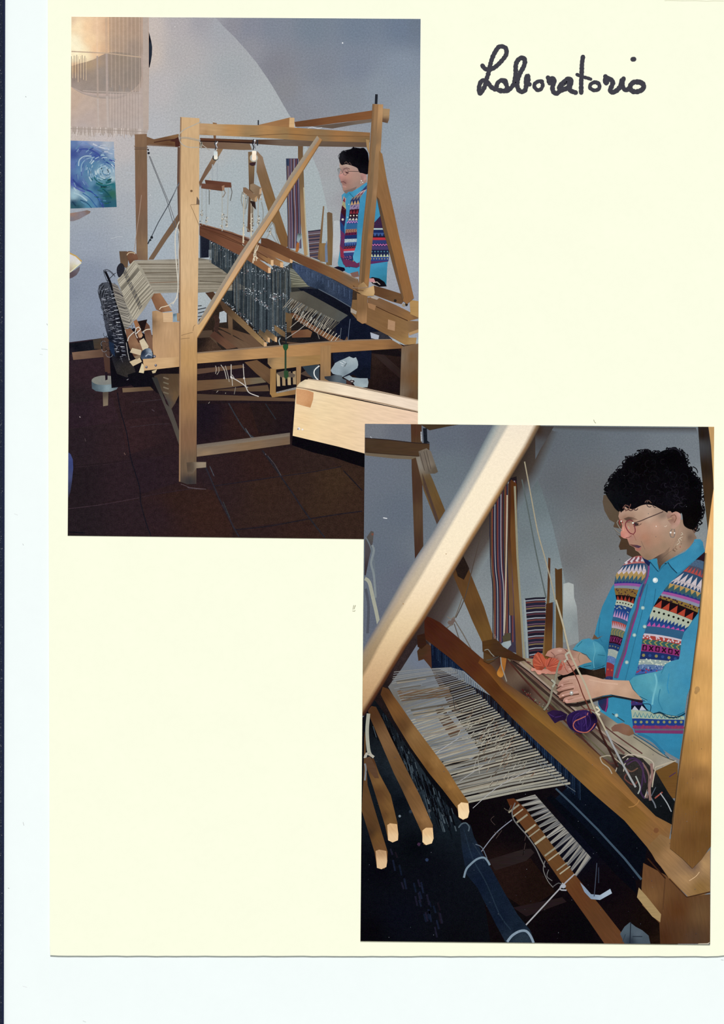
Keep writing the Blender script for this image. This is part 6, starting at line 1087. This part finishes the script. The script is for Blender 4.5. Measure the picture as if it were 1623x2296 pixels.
I2('finger_light', ar.obj, 'skin').lines(['1262,1525 1278,1521 1296,1520', '1258,1545 1272,1541 1288,1539', '1262,1558 1276,1555 1296,1551', '1272,1572 1288,1567 1306,1563', '1320,1524 1350,1530 1385,1534'], [1.5, 4], ['c49886', 'c49684', 'c69888', 'c49684', 'd2aa90'], 1)
I2('finger_light', ar.obj, 'skin').dots([(1262, 1559), (1270, 1571), (1260, 1536)], [3, 3.5, 3], ['d8a898', 'd4a092', 'c8988a'], 10, .7)
I2('ring', W2, label='silver ring').dots([(1281, 1554)], 4.2, '9c9890', 10, 1.2).dots([(1281, 1553)], 2.2, 'ece8e4', 8)
I2('arm_shadow', W2, 'dark').band('1265,1578 1290,1577 1325,1569 1350,1562 1372,1559 1400,1564 1440,1572', '1272,1583 1295,1584 1328,1574 1352,1566 1374,1562 1402,1567 1440,1575', '2a1a18', '3c2c28')
I2('hand', W2, 'skin', label='fingertips resting on the cloth below the shirt').fill('1370,1632 1378,1625 1395,1622 1410,1626 1419,1636 1422,1645 1410,1650 1396,1646 1385,1640 1373,1640', '1380,1632,7c5648 1405,1635,86604c 1415,1645,7a543c', g=4)
# purple yarn
py_ = I2('purple_yarn', L2, 'cloth', label='ball of dark purple yarn with one orange strand')
py_.fill('1226,1598 1240,1592 1258,1594 1272,1602 1268,1614 1255,1616 1244,1622 1236,1612', '1240,1600,2c1840 1260,1608,241434', g=4)
py_.fill('1270,1612 1275,1602 1290,1594 1310,1592 1325,1596 1336,1604 1339,1620 1332,1634 1318,1642 1300,1644 1284,1638 1274,1628', '1285,1605,2a184c 1310,1600,341e58 1330,1608,140a1c 1300,1625,2c1a54 1325,1630,26164a 1280,1628,20123c', 1, g=4)
py_.lines([arc(1304, 1618, r, 2.2, 4.4) for r in (8, 12, 16, 20, 24)] + [arc(1300, 1618, r, 5.2, 7.2) for r in (8, 13, 18, 24)] + ['1230,1600 1245,1608 1262,1604', '1238,1612 1252,1602 1268,1610', '1302,1600 1304,1640', '1312,1598 1316,1638'], 1.2, ['462c70', '1c1034', '3c2864'], 1)
py_.lines(['1313,1606 1300,1612 1288,1618 1285,1628 1290,1636 1300,1641 1315,1642 1326,1634 1334,1622', '1318,1598 1316,1604', '1300,1592 1320,1590 1335,1596'], 2.2, ['b8604c', 'a85c5c', '7c4440'], 1)
# brush / hanging knife
I2('hand_brush', L2, 'cloth', label='small brush with white bristles and orange handle').fill('1126,1428 1134,1420 1145,1419 1145,1438 1138,1442 1128,1440', '1135,1430,4c4430', g=4).fill('1122,1445 1128,1440 1145,1436 1146,1446 1136,1458 1128,1465 1122,1470 1118,1465', '1130,1450,8a9aa0 1140,1442,9aa6a8 1124,1462,7a888c', g=4).fill('1125,1465 1132,1462 1136,1468 1132,1500 1126,1518 1118,1517 1114,1508 1122,1490', '1128,1470,a0622a 1125,1500,9c5c20 1118,1512,c07c2c', 1, g=4).lines(['1122,1468 1124,1490 1130,1510 1136,1528'], 2.4, '8f8a80', 1)
wd2('side_block', L2, '1081,1438 1110,1432 1120,1440 1128,1450 1180,1480 1165,1482 1150,1478 1110,1470 1095,1470 1082,1460', '1090,1445,5c3c1c 1115,1450,4e3420 1150,1472,4a2c1a').fill('1084,1462 1100,1470 1110,1480 1095,1488 1084,1482', '5f4428')
I2('block_glint', L2).lines(['1086,1458 1094,1456 1100,1464 1108,1472', '1090,1480 1105,1478 1118,1472'], 1.6, ['8a8a80', '4a4a44'], 1)
wd2('left_joint', L2, '935,1460 950,1440 966,1448 968,1500 960,1490 950,1478 938,1482', '945,1465,4c3420 960,1470,5c3626').fill('935,1425 952,1420 956,1445 945,1455 936,1450', '3a2016')
# cords in front of the hands
I2('front_cord', L2, label='cream cord hanging in front of her hands').lines(['1246,1345 1254,1372 1262,1400 1270,1435 1277,1462 1292,1495 1312,1535 1325,1570 1333,1590 1345,1612 1358,1638 1376,1675 1395,1712 1415,1748', '1257,1480 1250,1498 1244,1528 1238,1545 1234,1565 1228,1580 1219,1592'], {0: 4, 1: 4.5}, ['b3a88c', '84806c'], 1).line('1358,1638 1376,1675 1395,1712 1415,1748 1425,1765', 4.5, '9a9c9c').lines(['1277,1462 1268,1468 1272,1478 1264,1484', '1336,1585 1344,1592 1336,1598 1345,1603', '1236,1524 1244,1532 1238,1540'], 4.5, ['b0ac98', 'ccc4a8', 'a4a490'], 1)
I2('red_cord', L2).lines(['1270,1480 1285,1505 1296,1528 1306,1556 1316,1578 1326,1600', '1338,1620 1350,1650 1370,1690 1385,1720'], {0: 2.4, 1: 4}, ['6c3024', '3a1c18'], 1)

# near wood on the right, and the big blurred diagonal
np_ = I2('near_post', L2, 'wood2', 90, label='out of focus pale wooden upright at the right edge')
np_.fill('1600,955 1590,955 1596,1020 1600,1050', '8a6a48')
np_.fill('1565,957 1588,957 1597,1010 1602,1060 1601,1085 1598,1200 1590,1230 1586,1180 1577,1100 1570,1030', '1575,975,2c2018 1580,1050,34261a 1590,1100,4a3420 1592,1160,5c4428 1572,1000,4a4a4c', g=5)
np_.fill('1588,957 1603,957 1600,1100 1598,1060 1594,1000', '1598,970,b8905c 1598,1040,c0985c', g=5)
np_.fill('1602,1080 1604,1300 1600,1700 1597,1895 1591,1900 1573,1926 1552,1947 1530,1925 1502,1902 1507,1837 1512,1800 1520,1734 1526,1684 1533,1640 1540,1590 1546,1547 1551,1507 1558,1450 1564,1406 1571,1330 1576,1280 1580,1240 1588,1180 1596,1120', '1598,1120,e0a868 1590,1200,e2b070 1575,1300,d8a868 1590,1320,dcab6a 1560,1400,cfa060 1590,1450,d3a060 1550,1500,c09050 1580,1550,cc9a58 1570,1600,cf9c5c 1540,1600,bc8c4c 1530,1680,ab7c40 1580,1700,c08c4c 1560,1740,9c6e3c 1575,1760,ab7a42 1520,1760,8f6432 1540,1800,8c602c 1580,1820,875a2a 1520,1850,8a5f34 1550,1880,7c5228 1585,1880,7c5428', g=8)
I2('post_shade', L2).band('1580,1240 1571,1330 1564,1406 1558,1450 1551,1507 1546,1547 1533,1640 1520,1734 1512,1800 1504,1870', '1585,1240 1576,1330 1569,1406 1563,1450 1556,1507 1551,1547 1538,1640 1524,1734 1516,1800 1508,1870', '2a2420', ['d8a868', 'cfa060', 'cc9c5c', 'c09050', 'bc8c4c', 'b48448', 'ab7c40', '9c6e3c', '8f6432', '8a5f34'])
I2('knot_mark', L2).dots([(1563, 1546), (1560, 1552)], [6, 4], ['b8884c', 'b48448'], 10, 1.2)

db = I2('diagonal_beam', L2, 'plain', label='wide out of focus cream beam crossing the print from upper right to lower left')
EC = 'fdeccb'
ys = [950, 1000, 1050, 1100, 1150, 1200, 1250, 1300, 1350, 1400, 1450, 1500, 1550, 1605]
xr = [1210, 1184, 1154, 1124, 1094, 1063, 1033, 1003, 973, 942, 908, 878, 848, 814]
xc = [1138, 1110, 1082, 1053, 1024, 995, 966, 937, 906, 874, 846, 820, 790, 760]
xg = [1128, 1098, 1070, 1041, 1013, 984, 952, 922, 893, 862, 832, 806, 776, 746]
xo = [1110, 1084, 1058, 1030, 1000, 970, 937, 906, 878, 850, 820, 792, 764, 735]
Z = lambda xs, d=0: [(x+d, y) for x, y in zip(xs, ys)]
grey = ['97a09f', '9aa2a1', '9ea4a2', 'a4a8a4', 'a6a6a3', 'a8a39d', 'aca39a', 'aca093', 'a89a8a', 'a5947e', '9c876c', '937c60', '8c7458', '806848']
wallc = ['5f6b78', '63707a', '65727c', '667480', '68747f', '67727e', '65707c', '646e7a', '636c78', '62697a', '5f6676', '5c6474', '5a6272', '585e70']
cream = ['f6e6cc', 'fbeacc', 'fdebcb', 'fdebc9', 'fdeac8', 'fdeac6', 'fde8c4', 'fae2bc', 'f5d9ae', 'eccd9c', 'e0bd8c', 'd4ac7c', 'c69c6c', 'b4895c']
edge = ['8c7050', '94704c', 'a0784c', 'b0824e', 'b0824e', 'a87a48', 'a87844', 'a07040', '986838', '8c5c30', '7c4c28', '6f4222', '64381e', '54301a']
dark = ['40342a', '40342a', '3c3028', '3a2c24', '40322a', '443630', '40322c', '4c3c34', '54443c', '3c2a26', '2a1a18', '20141a', '1a1216', '18101a']
g2 = ['bdb8ab', 'bdb8ab', 'c0baad', 'c3bcae', 'c3baab', 'c2b6a4', 'c3b49e', 'c4b194', 'bfa888', 'b39a78', 'a58a66', '9a7e5a', '8f7450', '806848']
xm = [a + (b-a)*.62 for a, b in zip(xo, xc)]
db.band(Z(xo, -5), Z(xo, 5), wallc, grey); db.band(Z(xo, 5), Z(xm), grey, g2); db.band(Z(xm), Z(xc, -1), g2, g2); db.band(Z(xc, -1), Z(xc, 7), g2, cream)
db.band(Z(xc, 7), Z(xr, -14), cream, cream); db.band(Z(xr, -14), Z(xr, -4), cream, edge); db.band(Z(xr, -4), Z(xr, 4), edge, dark)
I2('beam_speck', L2).dots([(1000, 1242), (904, 1354), (1050, 1207)], [1.2, 1.4, .8], ['b08a5c', 'a87c4c', 'c09c70'])
I2('print_dust', pr2, label='tiny pale dust specks on the dark parts of the print').dots(DUST, [.5, .7, .8], ['4c5060', '5c6474', '3c3848', '7a808c'], 5)
I2('peeled_corner', pr2, label='bent pale corner of the print').fill('1592,2112 1588,2117 1564,2117 1566,2115.5 1586,2115', 'c9bfa8')

for i_ in ALL: i_.build()
